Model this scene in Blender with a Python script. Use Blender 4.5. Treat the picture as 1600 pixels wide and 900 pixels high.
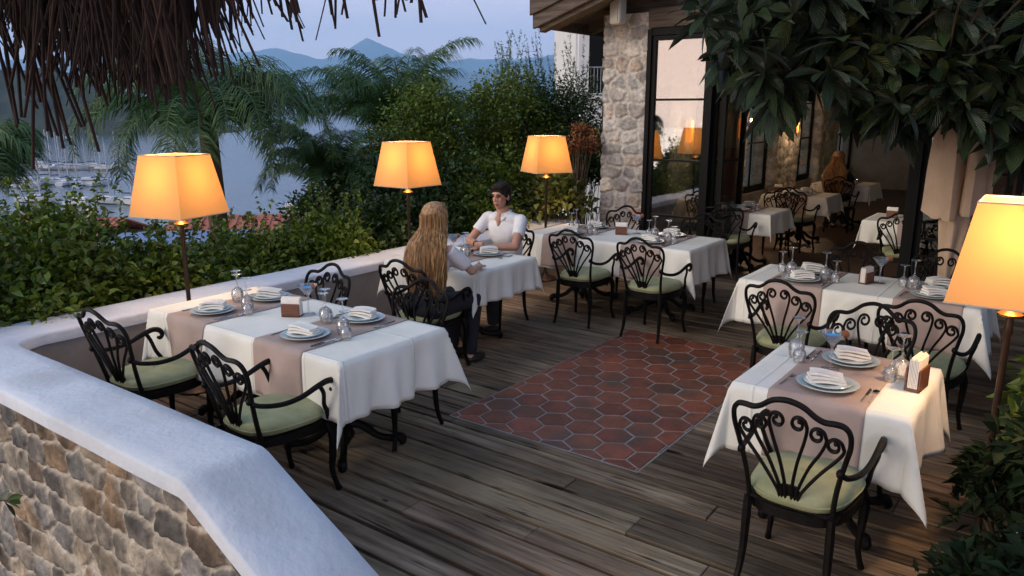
import bpy, math, random
import numpy as np
from mathutils import Vector, Matrix, noise as mnoise

R = math.radians
random.seed(7); np.random.seed(7)
for o in list(bpy.data.objects): bpy.data.objects.remove(o)
scene = bpy.context.scene
C = scene.collection

# ------------------------------------------------------------------ camera
cam_d = bpy.data.cameras.new('camera'); cam = bpy.data.objects.new('camera', cam_d); C.objects.link(cam)
cam.location = (0, 0, 2.05); PITCH = 13.134
cam.rotation_euler = (R(90 - PITCH), 0, 0)
cam_d.sensor_width = 36; cam_d.lens = 27.0; cam_d.clip_start = .05; cam_d.clip_end = 45000
scene.camera = cam

# ------------------------------------------------------------------ world: dusk sky
SKY = 1.0
GLOW = Vector((-.93, -.33, .12)).normalized()
w = bpy.data.worlds.new('World'); scene.world = w; w.use_nodes = True
nt = w.node_tree; nt.nodes.clear()
def N(tree, t, **kw):
    n = tree.nodes.new(t)
    for k, v in kw.items():
        if k.startswith('i_'): n.inputs[k[2:].replace('_', ' ')].default_value = v
        else: setattr(n, k, v)
    return n
out = N(nt, 'ShaderNodeOutputWorld'); bg = N(nt, 'ShaderNodeBackground'); nt.links.new(bg.outputs[0], out.inputs[0])
tc = N(nt, 'ShaderNodeTexCoord'); sep = N(nt, 'ShaderNodeSeparateXYZ'); nt.links.new(tc.outputs['Generated'], sep.inputs[0])
rp = N(nt, 'ShaderNodeValToRGB'); nt.links.new(sep.outputs['Z'], rp.inputs[0])
els = rp.color_ramp.elements
els[0].position = 0.0; els[0].color = (.85, .74, .86, 1)
els[1].position = 1.0; els[1].color = (.19, .31, .50, 1)
for p, c in ((.05, (.90, .74, .84, 1)), (.12, (.82, .72, .84, 1)), (.3, (.36, .43, .62, 1))):
    e = els.new(p); e.color = c
dp = N(nt, 'ShaderNodeVectorMath', operation='DOT_PRODUCT'); nt.links.new(tc.outputs['Generated'], dp.inputs[0]); dp.inputs[1].default_value = GLOW
mx = N(nt, 'ShaderNodeMath', operation='MAXIMUM'); nt.links.new(dp.outputs['Value'], mx.inputs[0]); mx.inputs[1].default_value = 0
pw = N(nt, 'ShaderNodeMath', operation='POWER'); nt.links.new(mx.outputs[0], pw.inputs[0]); pw.inputs[1].default_value = 5
gl = N(nt, 'ShaderNodeMixRGB', blend_type='ADD'); nt.links.new(rp.outputs[0], gl.inputs[1]); gl.inputs[2].default_value = (1.25, .82, .44, 1)
nt.links.new(pw.outputs[0], gl.inputs[0])
# thin streaky cloud
mp = N(nt, 'ShaderNodeMapping'); mp.inputs['Scale'].default_value = (1.5, 1.5, 9); nt.links.new(tc.outputs['Generated'], mp.inputs[0])
nz = N(nt, 'ShaderNodeTexNoise', i_Scale=2.2, i_Detail=6.0, i_Roughness=.55); nt.links.new(mp.outputs[0], nz.inputs['Vector'])
cr_ = N(nt, 'ShaderNodeValToRGB'); cr_.color_ramp.elements[0].position = .48; cr_.color_ramp.elements[1].position = .75
cr_.color_ramp.elements[1].color = (.3, .3, .3, 1); nt.links.new(nz.outputs[0], cr_.inputs[0])
cm = N(nt, 'ShaderNodeMixRGB', blend_type='MIX'); nt.links.new(cr_.outputs[0], cm.inputs[0]); nt.links.new(gl.outputs[0], cm.inputs[1])
cm.inputs[2].default_value = (.62, .52, .62, 1); nt.links.new(cm.outputs[0], bg.inputs[0]); bg.inputs[1].default_value = SKY

# sun: the broad afterglow low over the sea on the left, behind the camera
sd = bpy.data.lights.new('afterglow_sun', 'SUN'); so = bpy.data.objects.new('afterglow_sun', sd); C.objects.link(so)
sd.energy = 1.2; sd.angle = R(35); sd.color = (1.0, .92, .80)
sdir = Vector((-.90, -.40, .40)).normalized(); so.rotation_euler = sdir.to_track_quat('Z', 'Y').to_euler(); so.location = sdir * 30

vs = scene.view_settings; vs.view_transform = 'Standard'; vs.look = 'None'; vs.gamma = 1; vs.exposure = .62; vs.use_curve_mapping = False
scene.render.resolution_x = 1024; scene.render.resolution_y = 576
scene.render.engine = 'CYCLES'
scene.cycles.max_bounces = 8; scene.cycles.volume_bounces = 2; scene.cycles.transparent_max_bounces = 16; scene.cycles.caustics_refractive = False; scene.cycles.caustics_reflective = False
scene.cycles.sample_clamp_indirect = 4

# ------------------------------------------------------------------ frame of the terrace (u along the boards, v across)
ANG = R(-36.5); cA, sA = math.cos(ANG), math.sin(ANG)
def W(u, v, z=0.0): return Vector((u * cA - v * sA, u * sA + v * cA, z))
_c, _s = math.cos(R(PITCH)), math.sin(R(PITCH))
def ray(px, py):
    a, b = (px - 800) / 1200, -(py - 450) / 1200
    return Vector((a, _c + b * _s, -_s + b * _c))
def atY(px, py, Y):           # the point seen at a pixel of the photo at a depth of Y metres
    r = ray(px, py); r = r * (Y / r.y); return Vector((r.x, r.y, 2.05 + r.z))

# ------------------------------------------------------------------ mesh helpers
class MB:
    def __init__(s): s.v = []; s.f = []; s.uv = None
    def add(s, vs_, fs):
        n = len(s.v); s.v.extend([tuple(p) for p in vs_]); s.f.extend([tuple(i + n for i in f) for f in fs]); return s
    def box(s, x0, x1, y0, y1, z0, z1, rot=None, loc=None):
        p = [Vector((x, y, z)) for z in (z0, z1) for y in (y0, y1) for x in (x0, x1)]
        if rot is not None: p = [rot @ q for q in p]
        if loc is not None: p = [q + Vector(loc) for q in p]
        return s.add(p, [(0, 2, 3, 1), (4, 5, 7, 6), (0, 1, 5, 4), (2, 6, 7, 3), (0, 4, 6, 2), (1, 3, 7, 5)])
    def tube(s, pts, r, n=6, caps=True, flat=1.0):
        pts = [Vector(p) for p in pts]; m = len(pts)
        if not hasattr(r, '__len__'): r = [r] * m
        elif len(r) != m: r = list(np.interp(np.linspace(0, 1, m), np.linspace(0, 1, len(r)), r))
        t0 = (pts[1] - pts[0]).normalized(); a = Vector((0, 0, 1)) if abs(t0.z) < .9 else Vector((0, 1, 0))
        nrm = (a - t0 * a.dot(t0)).normalized(); V = []
        for i in range(m):
            t = (pts[min(i + 1, m - 1)] - pts[max(i - 1, 0)])
            t = t.normalized() if t.length > 1e-9 else t0
            nrm = (nrm - t * nrm.dot(t)); nrm = nrm.normalized() if nrm.length > 1e-6 else Vector((1, 0, 0)); b = t.cross(nrm)
            for k in range(n):
                q = 2 * math.pi * k / n; V.append(pts[i] + nrm * (r[i] * math.cos(q)) + b * (r[i] * flat * math.sin(q)))
        F = [(i * n + k, i * n + (k + 1) % n, (i + 1) * n + (k + 1) % n, (i + 1) * n + k) for i in range(m - 1) for k in range(n)]
        if caps: F += [tuple(reversed(range(n))), tuple((m - 1) * n + k for k in range(n))]
        return s.add(V, F)
    def lathe(s, prof, n=20, loc=(0, 0, 0)):
        V = []; F = []; m = len(prof)
        for r, z in prof:
            for k in range(n):
                q = 2 * math.pi * k / n; V.append((loc[0] + r * math.cos(q), loc[1] + r * math.sin(q), loc[2] + z))
        for i in range(m - 1):
            for k in range(n): F.append((i * n + k, i * n + (k + 1) % n, (i + 1) * n + (k + 1) % n, (i + 1) * n + k))
        return s.add(V, F)
    def ell(s, c, rx, ry, rz, n=12, m=8, rot=None):
        V = []; F = []
        for i in range(m + 1):
            p = math.pi * i / m
            for k in range(n):
                q = 2 * math.pi * k / n
                d = Vector((rx * math.sin(p) * math.cos(q), ry * math.sin(p) * math.sin(q), rz * math.cos(p)))
                if rot is not None: d = rot @ d
                V.append(Vector(c) + d)
        for i in range(m):
            for k in range(n): F.append((i * n + k, (i + 1) * n + k, (i + 1) * n + (k + 1) % n, i * n + (k + 1) % n))
        return s.add(V, F)
    def xf(s, M): s.v = [tuple(M @ Vector(p)) for p in s.v]; return s
    def build(s, name, mat, parent=None, smooth=True, bevel=0, loc=None, rz=None):
        me = bpy.data.meshes.new(name); me.from_pydata(s.v, [], s.f); me.update()
        return link(name, me, mat, parent, smooth, bevel, loc, rz)
def link(name, me, mat, parent=None, smooth=True, bevel=0, loc=None, rz=None):
    o = bpy.data.objects.new(name, me); C.objects.link(o)
    for m in (mat if isinstance(mat, (list, tuple)) else [mat]): me.materials.append(m)
    if smooth:
        me.polygons.foreach_set('use_smooth', [True] * len(me.polygons))
        if hasattr(me, 'set_sharp_from_angle'): me.set_sharp_from_angle(angle=R(50))
    if bevel:
        b = o.modifiers.new('bevel', 'BEVEL'); b.width = bevel; b.segments = 2; b.limit_method = 'ANGLE'
    if parent: o.parent = parent
    if loc is not None: o.location = loc
    if rz is not None: o.rotation_euler.z = rz
    return o
def npmesh(name, V, F, mat, parent=None, smooth=False):      # fast mesh from numpy arrays
    me = bpy.data.meshes.new(name); V = np.asarray(V, dtype=np.float32).reshape(-1, 3); F = np.asarray(F, dtype=np.int32); k = F.shape[1]
    me.vertices.add(len(V)); me.vertices.foreach_set('co', V.ravel())
    me.loops.add(F.size); me.loops.foreach_set('vertex_index', F.ravel())
    me.polygons.add(len(F)); me.polygons.foreach_set('loop_start', np.arange(0, F.size, k, dtype=np.int32))
    me.update(calc_edges=True); me.validate()
    o = bpy.data.objects.new(name, me); C.objects.link(o); me.materials.append(mat)
    if smooth: me.polygons.foreach_set('use_smooth', [True] * len(me.polygons))
    if parent: o.parent = parent
    return o
def cr(P, n=6):               # Catmull-Rom through control points
    P = [Vector(p) for p in P]; Q = [P[0] * 2 - P[1]] + P + [P[-1] * 2 - P[-2]]; o = []
    for i in range(1, len(Q) - 2):
        for k in range(n):
            t = k / n; a, b, c, d = Q[i - 1], Q[i], Q[i + 1], Q[i + 2]
            o.append(.5 * ((2 * b) + (c - a) * t + (2 * a - 5 * b + 4 * c - d) * t * t + (3 * b - a - 3 * c + d) * t ** 3))
    o.append(P[-1]); return o
def tag(o, label=None, cat=None, group=None, kind=None):
    if label: o['label'] = label
    if cat: o['category'] = cat
    if group: o['group'] = group
    if kind: o['kind'] = kind
    return o
def thing(name, label, cat, loc=(0, 0, 0), rz=0, group=None):
    o = bpy.data.objects.new(name, None); C.objects.link(o); o.location = loc; o.rotation_euler = (0, 0, rz); o.empty_display_size = .1
    return tag(o, label, cat, group)
def copy_tree(o, parent=None):
    c = o.copy(); C.objects.link(c); c.parent = parent
    for ch in list(o.children): copy_tree(ch, c)
    return c

# ------------------------------------------------------------------ materials
def mat(name, c1, c2=None, scale=8, rough=.6, bump=0, bscale=None, metal=0, stretch=(1, 1, 1), island=0, coords='Object', detail=6, ramp=(.35, .65), spec=.5, sub=0, trans=0, c3=None, s3=1.5):
    m = bpy.data.materials.new(name); m.use_nodes = True; t = m.node_tree; b = t.nodes['Principled BSDF']
    b.inputs['Roughness'].default_value = rough; b.inputs['Metallic'].default_value = metal
    b.inputs['Specular IOR Level'].default_value = spec
    c1 = (*c1, 1); tcn = N(t, 'ShaderNodeTexCoord'); mpn = N(t, 'ShaderNodeMapping'); mpn.inputs['Scale'].default_value = stretch
    t.links.new(tcn.outputs[coords], mpn.inputs[0]); col = None
    if c2 is not None:
        nz = N(t, 'ShaderNodeTexNoise', i_Scale=scale, i_Detail=detail, i_Roughness=.6); t.links.new(mpn.outputs[0], nz.inputs['Vector'])
        r = N(t, 'ShaderNodeValToRGB'); r.color_ramp.elements[0].position = ramp[0]; r.color_ramp.elements[1].position = ramp[1]
        r.color_ramp.elements[0].color = c1; r.color_ramp.elements[1].color = (*c2, 1); t.links.new(nz.outputs[0], r.inputs[0]); col = r.outputs[0]
        if c3 is not None:
            n3 = N(t, 'ShaderNodeTexNoise', i_Scale=s3, i_Detail=4.0); t.links.new(mpn.outputs[0], n3.inputs['Vector'])
            r3 = N(t, 'ShaderNodeValToRGB'); r3.color_ramp.elements[0].position = .5; r3.color_ramp.elements[1].position = .68; t.links.new(n3.outputs[0], r3.inputs[0])
            m3 = N(t, 'ShaderNodeMixRGB'); t.links.new(r3.outputs[0], m3.inputs[0]); t.links.new(col, m3.inputs[1]); m3.inputs[2].default_value = (*c3, 1); col = m3.outputs[0]
    if island:
        g = N(t, 'ShaderNodeNewGeometry'); hs = N(t, 'ShaderNodeHueSaturation'); ma = N(t, 'ShaderNodeMapRange')
        ma.inputs[3].default_value = 1 - island; ma.inputs[4].default_value = 1 + island; t.links.new(g.outputs['Random Per Island'], ma.inputs[0])
        t.links.new(ma.outputs[0], hs.inputs['Value'])
        mh = N(t, 'ShaderNodeMapRange'); mh.inputs[3].default_value = .5 - .02 * min(1, island); mh.inputs[4].default_value = .5 + .02 * min(1, island)
        wn = N(t, 'ShaderNodeMath', operation='FRACT'); wm = N(t, 'ShaderNodeMath', operation='MULTIPLY'); wm.inputs[1].default_value = 17.3
        t.links.new(g.outputs['Random Per Island'], wm.inputs[0]); t.links.new(wm.outputs[0], wn.inputs[0]); t.links.new(wn.outputs[0], mh.inputs[0]); t.links.new(mh.outputs[0], hs.inputs['Hue'])
        if col is not None: t.links.new(col, hs.inputs['Color'])
        else: hs.inputs['Color'].default_value = c1
        col = hs.outputs[0]
    if col is not None: t.links.new(col, b.inputs['Base Color'])
    else: b.inputs['Base Color'].default_value = c1
    if bump:
        n2 = N(t, 'ShaderNodeTexNoise', i_Scale=bscale or scale * 3, i_Detail=5.0); t.links.new(mpn.outputs[0], n2.inputs['Vector'])
        bp = N(t, 'ShaderNodeBump', i_Strength=bump, i_Distance=.01); t.links.new(n2.outputs[0], bp.inputs['Height']); t.links.new(bp.outputs[0], b.inputs['Normal'])
    if trans:                 # thin leaf / cloth that lets light through
        tr = N(t, 'ShaderNodeBsdfTranslucent'); ms = N(t, 'ShaderNodeMixShader'); ms.inputs[0].default_value = trans
        if col is not None: t.links.new(col, tr.inputs[0])
        else: tr.inputs[0].default_value = c1
        o_ = t.nodes['Material Output']; t.links.new(b.outputs[0], ms.inputs[1]); t.links.new(tr.outputs[0], ms.inputs[2]); t.links.new(ms.outputs[0], o_.inputs[0])
    return m
def attrmat(name, attr, rough=.85, bump=.6, bscale=40):
    m = mat(name, (.5, .5, .5), rough=rough, bump=bump, bscale=bscale); t = m.node_tree
    a = N(t, 'ShaderNodeVertexColor', layer_name=attr); b = t.nodes['Principled BSDF']
    nz = N(t, 'ShaderNodeTexNoise', i_Scale=22.0, i_Detail=8.0, i_Roughness=.7); tcn = N(t, 'ShaderNodeTexCoord'); t.links.new(tcn.outputs['Object'], nz.inputs['Vector'])
    mr = N(t, 'ShaderNodeMapRange'); mr.inputs[1].default_value = .3; mr.inputs[2].default_value = .7; mr.inputs[3].default_value = .55; mr.inputs[4].default_value = 1.4; t.links.new(nz.outputs[0], mr.inputs[0])
    mm = N(t, 'ShaderNodeMixRGB', blend_type='MULTIPLY'); mm.inputs[0].default_value = 1; t.links.new(a.outputs[0], mm.inputs[1]); t.links.new(mr.outputs[0], mm.inputs[2])
    t.links.new(mm.outputs[0], b.inputs['Base Color']); return m
M = {}
M['iron'] = mat('black_iron', (.004, .0036, .0032), (.009, .007, .006), 25, rough=.5, bump=.3, bscale=60, spec=.15)
M['cushion'] = mat('green_cushion', (.25, .26, .13), (.36, .36, .20), 6, rough=.9, bump=.35, bscale=14)
M['cloth'] = mat('white_tablecloth', (.72, .70, .61), (.79, .77, .69), 3, rough=.9, bump=.45, bscale=11)
M['runner'] = mat('mauve_runner', (.34, .255, .215), (.40, .305, .26), 5, rough=.9, bump=.3, bscale=12)
M['napkin'] = mat('napkin_linen', (.76, .72, .64), (.82, .79, .72), 30, rough=.9, bump=.3)
M['plate'] = mat('glazed_plate', (.42, .50, .50), (.52, .58, .57), 8, rough=.12)
M['steel'] = mat('cutlery_steel', (.55, .55, .56), rough=.2, metal=1)
def crease():
    t = M['cloth'].node_tree; pb = t.nodes['Principled BSDF']; tcn = N(t, 'ShaderNodeTexCoord'); sx = N(t, 'ShaderNodeSeparateXYZ'); t.links.new(tcn.outputs['Object'], sx.inputs[0]); old = pb.inputs['Normal'].links[0].from_node; h = None
    for ax, per, off in ((0, .47, .11), (1, .52, .26)):
        a = N(t, 'ShaderNodeMath', operation='MULTIPLY_ADD'); a.inputs[1].default_value = 1 / per; a.inputs[2].default_value = off + 20; t.links.new(sx.outputs[ax], a.inputs[0]); b = N(t, 'ShaderNodeMath', operation='FRACT'); t.links.new(a.outputs[0], b.inputs[0])
        c = N(t, 'ShaderNodeMath', operation='SUBTRACT'); t.links.new(b.outputs[0], c.inputs[0]); c.inputs[1].default_value = .5; d = N(t, 'ShaderNodeMath', operation='ABSOLUTE'); t.links.new(c.outputs[0], d.inputs[0])
        e = N(t, 'ShaderNodeMapRange'); e.inputs[1].default_value = 0; e.inputs[2].default_value = .022; e.inputs[3].default_value = 1; e.inputs[4].default_value = 0; t.links.new(d.outputs[0], e.inputs[0])
        if h is None: h = e.outputs[0]
        else: g = N(t, 'ShaderNodeMath', operation='ADD'); t.links.new(h, g.inputs[0]); t.links.new(e.outputs[0], g.inputs[1]); h = g.outputs[0]
    bp = N(t, 'ShaderNodeBump', i_Strength=.7, i_Distance=.006); t.links.new(h, bp.inputs['Height']); t.links.new(old.outputs[0], bp.inputs['Normal']); t.links.new(bp.outputs[0], pb.inputs['Normal'])
crease()
M['darkwood'] = mat('holder_wood', (.10, .035, .015), (.17, .06, .03), 12, rough=.5, stretch=(1, 1, 6))
M['cap'] = mat('white_limewash', (.57, .61, .67), (.66, .69, .73), 3.0, rough=.9, bump=.5, bscale=28, c3=(.52, .54, .57), s3=2.0)
M['plaster'] = mat('taupe_plaster', (.25, .215, .19), (.32, .28, .25), 2.5, rough=.9, bump=.4, bscale=16)
M['stone'] = attrmat('rubble_stone', 'stone', bump=.8)
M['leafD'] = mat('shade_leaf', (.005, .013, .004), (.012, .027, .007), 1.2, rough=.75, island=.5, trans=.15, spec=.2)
M['leafA'] = mat('hedge_leaf', (.070, .120, .010), (.135, .19, .020), 1.2, rough=.45, island=.55, trans=.25)
M['leafB'] = mat('dark_leaf', (.022, .050, .008), (.048, .090, .014), 1.2, rough=.42, island=.5, trans=.2)
M['leafY'] = mat('yellow_green_leaf', (.11, .14, .025), (.18, .19, .035), 1.5, rough=.5, island=.4, trans=.3)
M['leafP'] = mat('palm_leaf', (.028, .072, .016), (.062, .13, .026), 1.0, rough=.5, island=.4, trans=.2)
M['leafL'] = mat('loquat_leaf', (.010, .024, .007), (.028, .052, .014), 2.0, rough=.45, island=.6, trans=.12)
M['leafO'] = mat('dry_orange_leaf', (.25, .09, .02), (.12, .04, .01), 3, rough=.7, island=.4)
M['bark'] = mat('bark', (.06, .04, .025), (.13, .09, .06), 14, rough=.95, bump=.8, bscale=30, stretch=(1, 1, .3))
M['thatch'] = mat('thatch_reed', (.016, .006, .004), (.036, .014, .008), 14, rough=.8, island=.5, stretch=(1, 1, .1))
M['frame'] = mat('black_window_frame', (.006, .006, .006), rough=.6, spec=.12)
M['wood'] = mat('old_beam_wood', (.045, .033, .025), (.125, .095, .072), 9, rough=.85, bump=.6, bscale=20, stretch=(.25, 3, 3))
M['white'] = mat('white_wall_paint', (.62, .61, .58), (.70, .69, .66), 1.5, rough=.9)
M['terra'] = mat('terracotta_roof', (.30, .085, .05), (.42, .14, .08), 3, rough=.8, bump=.5, bscale=6)
M['soil'] = mat('dark_soil', (.035, .028, .02), (.07, .06, .045), 5, rough=1, bump=.6)
M['beige'] = mat('beige_canvas', (.50, .36, .24), (.58, .43, .30), 4, rough=.9, bump=.3, bscale=12)
M['brass'] = mat('aged_brass', (.35, .17, .05), rough=.4, metal=.8)
M['cream'] = mat('cream_plastic', (.55, .53, .45), rough=.5)
def glass(name, col=(1, 1, 1), rough=0, ior=1.45):
    m = bpy.data.materials.new(name); m.use_nodes = True; t = m.node_tree; t.nodes.clear(); o = N(t, 'ShaderNodeOutputMaterial')
    g = N(t, 'ShaderNodeBsdfGlass'); g.inputs['Color'].default_value = (*col, 1); g.inputs['Roughness'].default_value = rough; g.inputs['IOR'].default_value = ior
    t.links.new(g.outputs[0], o.inputs[0]); return m
def thinglass(name, tint=(.95, .97, .97), base=.06, mul=.9, milk=0):
    m = bpy.data.materials.new(name); m.use_nodes = True; t = m.node_tree; t.nodes.clear(); o = N(t, 'ShaderNodeOutputMaterial')
    a = N(t, 'ShaderNodeBsdfTransparent'); a.inputs[0].default_value = (*tint, 1); g = N(t, 'ShaderNodeBsdfGlossy'); g.inputs['Roughness'].default_value = .02
    lw = N(t, 'ShaderNodeLayerWeight', i_Blend=.35); mr = N(t, 'ShaderNodeMapRange'); mr.inputs[3].default_value = base; mr.inputs[4].default_value = mul; t.links.new(lw.outputs['Fresnel'], mr.inputs[0])
    ms = N(t, 'ShaderNodeMixShader'); t.links.new(mr.outputs[0], ms.inputs[0]); t.links.new(a.outputs[0], ms.inputs[1]); t.links.new(g.outputs[0], ms.inputs[2]); t.links.new(ms.outputs[0], o.inputs[0])
    if milk: df = N(t, 'ShaderNodeBsdfDiffuse'); df.inputs[0].default_value = (.9, .92, .95, 1); m2 = N(t, 'ShaderNodeMixShader'); m2.inputs[0].default_value = milk; t.links.new(ms.outputs[0], m2.inputs[1]); t.links.new(df.outputs[0], m2.inputs[2]); t.links.new(m2.outputs[0], o.inputs[0])
    return m
M['glass'] = thinglass('drinking_glass', (.985, .99, .99), .03, .75, .07)
M['pane'] = thinglass('window_glass', (.55, .60, .60), .26, .95)
M['pane2'] = thinglass('interior_window_glass', (.7, .74, .74), .12, .8)
M['blue'] = mat('blue_drink', (.03, .42, .9), rough=.1)
b_ = M['blue'].node_tree.nodes['Principled BSDF'];  b_.inputs['Base Color'].default_value = (.03, .42, .9, 1)

# ------------------------------------------------------------------ stone work as real relief
def vor(P, cells):            # P (n,2), cells (m,2): nearest id, distance gap to the second nearest
    ids = np.empty(len(P), int); gap = np.empty(len(P))
    for i in range(0, len(P), 20000):
        d = np.linalg.norm(P[i:i + 20000, None, :] - cells[None], axis=2); k = np.argpartition(d, 1, axis=1)[:, :2]
        a = np.take_along_axis(d, k, 1); s = np.argsort(a, axis=1); a = np.take_along_axis(a, s, 1); k = np.take_along_axis(k, s, 1)
        ids[i:i + 20000] = k[:, 0]; gap[i:i + 20000] = a[:, 1] - a[:, 0]
    return ids, gap
STONES = np.array([(.19, .165, .13), (.13, .125, .115), (.26, .21, .15), (.10, .09, .08), (.22, .15, .09), (.16, .15, .14), (.30, .26, .20), (.12, .085, .06), (.32, .14, .07), (.17, .09, .06)])
def relief(name, Lw, H, res, cw, ch, place, mtl, parent, seed=1, depth=.03, mort=(.42, .38, .32), joint=.03, wrap=False, wts=None, ztop=None, palette=None):
    rs = np.random.RandomState(seed); nx = int(Lw / res) + 1; nz_ = int(H / res) + 1; pal = STONES if palette is None else palette; va = .8 if palette is None else .35
    X, Z = np.meshgrid(np.linspace(0, Lw, nx), np.linspace(0, H, nz_)); P = np.stack([X.ravel(), Z.ravel()], 1)
    cl = []; r_ = 0; z = -ch
    while z < H + ch:
        x = -cw - rs.rand() * cw
        while x < Lw + cw:
            wdt = cw * rs.uniform(.55, 1.5); cl.append((x + wdt / 2 + rs.normal(0, cw * .1), z + rs.normal(0, ch * .16))); x += wdt
        z += ch * rs.uniform(.8, 1.2)
    cl = np.array(cl); sc = np.array([1.0, cw / ch]); 
    Pn = P + .006 * np.stack([np.sin(P[:, 1] * 37 + np.sin(P[:, 0] * 23) * 2) + .6 * np.sin(P[:, 1] * 91 + P[:, 0] * 40), np.sin(P[:, 0] * 31 + np.sin(P[:, 1] * 29) * 2) + .6 * np.sin(P[:, 0] * 83 - P[:, 1] * 55)], 1)
    ids, gap = vor(Pn * sc, cl * sc)
    tj = joint * (.7 + .6 * rs.rand(len(cl)))[ids]
    m = np.clip((gap - tj * .65) / (tj * .75), 0, 1); m = m * m * (3 - 2 * m)
    hgt = (rs.rand(len(cl)) * .6 + .6)[ids]; tilt = rs.normal(0, 1, (len(cl), 2))
    rel = (P - cl[ids]) * tilt[ids]; fine = np.array([mnoise.fractal(Vector((p[0] * 14, p[1] * 14, seed)), 1, 2, 4) for p in P])
    D = depth * (m * (hgt + rel.sum(1) * 1.2) + fine * (.06 + .34 * m))
    wts = None if wts is None else np.array(wts) / np.sum(wts)
    pc = pal[rs.choice(len(pal), len(cl), p=wts)] * rs.uniform(.75, 1.25, (len(cl), 1)); pc = pc[ids]
    var = np.array([mnoise.fractal(Vector((p[0] * 6, p[1] * 6, seed + 9)), 1, 2, 3) for p in P])[:, None]
    pc = pc * (1 + va * var) + np.clip(var, 0, 1) * np.array([.05, .035, .02]) * va
    col = pc * m[:, None] + (np.array(mort) * (1 + .2 * var)) * (1 - m[:, None])
    V = np.array([place(p[0], p[1], d) for p, d in zip(P, D)])
    i = np.arange(nx * nz_).reshape(nz_, nx); F = np.stack([i[:-1, :-1].ravel(), i[:-1, 1:].ravel(), i[1:, 1:].ravel(), i[1:, :-1].ravel()], 1)
    o = npmesh(name, V, F, mtl, parent, True)
    at = o.data.color_attributes.new('stone', 'FLOAT_COLOR', 'POINT'); rgba = np.ones((len(V), 4), np.float32); rgba[:, :3] = np.clip(col, .01, .9); at.data.foreach_set('color', rgba.ravel())
    return o
# ================================================================== LARGE STRUCTURE
# ---- terrain and sea
SEA = -23.0
def terr(d):   # height of the slope d metres outside the terrace edge
    return -1.3 - 21.9 * (1 - math.exp(-max(0, d) / 45)) - max(0, d - 60) * .012 - max(0, d - 85) * .08
V = []; xs = np.concatenate([np.linspace(-6.6, -60, 30), np.linspace(-66, -170, 12)]); ys = np.linspace(-120, 160, 60); F = []
mb = MB()
for u in xs:
    for v in ys:
        d = -5.9 - u; n = mnoise.fractal(Vector((u * .08, v * .08, 3)), 1, 2, 4)
        mb.v.append(tuple(W(u, v, terr(d) + n * min(2.5, d * .08))))
n_ = len(ys)
for i in range(len(xs) - 1):
    for j in range(n_ - 1): mb.f.append((i * n_ + j, i * n_ + j + 1, (i + 1) * n_ + j + 1, (i + 1) * n_ + j))
M['scrub'] = mat('hillside_scrub', (.03, .045, .02), (.07, .075, .035), .6, rough=1, bump=.8, bscale=3)
tag(mb.build('hillside', M['scrub']), kind='structure')
g = MB(); g.box(-6.6, 60, -60, 90, -1.6, -1.3); tag(g.build('ground', M['soil'], smooth=False, rz=ANG), kind='structure')

def sea_mat():
    m = bpy.data.materials.new('sea_water'); m.use_nodes = True; t = m.node_tree; b = t.nodes['Principled BSDF']
    b.inputs['Base Color'].default_value = (.03, .07, .10, 1); b.inputs['Roughness'].default_value = .16
    tcn = N(t, 'ShaderNodeTexCoord'); mpn = N(t, 'ShaderNodeMapping'); mpn.inputs['Scale'].default_value = (.25, .6, 1); t.links.new(tcn.outputs['Object'], mpn.inputs[0])
    nz = N(t, 'ShaderNodeTexNoise', i_Scale=.35, i_Detail=7.0, i_Roughness=.62); t.links.new(mpn.outputs[0], nz.inputs['Vector'])
    bp = N(t, 'ShaderNodeBump', i_Strength=.25, i_Distance=1.0); t.links.new(nz.outputs[0], bp.inputs['Height']); t.links.new(bp.outputs[0], b.inputs['Normal']); return m
s_ = MB(); s_.add([(-25000, -500, SEA), (25000, -500, SEA), (25000, 21000, SEA), (-25000, 21000, SEA)], [(0, 1, 2, 3)])
tag(s_.build('sea', sea_mat(), smooth=False), kind='structure')

# ---- hills across the bay: closed ridges with depth
def ridge(name, Y, prof, depth, mtl, zbase=SEA - 5, rough=.03, step=14, freq=.012):
    xs = []; hs = []
    pts = [(atY(px, py, Y).x, atY(px, py, Y).z) for px, py in prof]; X0, X1 = pts[0][0], pts[-1][0]
    nx = int((X1 - X0) / step); ny = 26; mb = MB()
    for j in range(ny):
        t = j / (ny - 1)
        for i in range(nx + 1):
            x = X0 + (X1 - X0) * i / nx; top = np.interp(x, [p[0] for p in pts], [p[1] for p in pts]); prog = math.sin(min(1, t * 1.25) * math.pi / 2) if t < .8 else math.cos((t - .8) / .2 * math.pi / 2)
            hgt = max(0, top - zbase) * prog; n = mnoise.fractal(Vector((x * freq, t * depth * freq, Y)), .9, 2, 6)
            y = Y - depth * .8 + depth * t
            k = y / Y if t < .8 else 1
            mb.v.append((x * (1 if t > .8 else k), y, zbase + hgt * (1 + n * .16 * (1 if .02 < t else 0)) * (1 if t >= .8 else 1)))
    for j in range(ny - 1):
        for i in range(nx): a = j * (nx + 1) + i; mb.f.append((a, a + 1, a + nx + 2, a + nx + 1))
    return tag(mb.build(name, mtl), kind='structure')
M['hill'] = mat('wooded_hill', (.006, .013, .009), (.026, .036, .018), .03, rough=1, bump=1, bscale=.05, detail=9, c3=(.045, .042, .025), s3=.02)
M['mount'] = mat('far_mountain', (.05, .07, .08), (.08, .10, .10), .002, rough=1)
ridge('near_hill', 1000, [(-900, 190), (-500, 120), (-200, 100), (0, 112), (60, 110), (110, 120), (160, 135), (230, 160), (300, 178), (360, 196), (430, 212)], 300, M['hill'], step=5, freq=.03)
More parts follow.
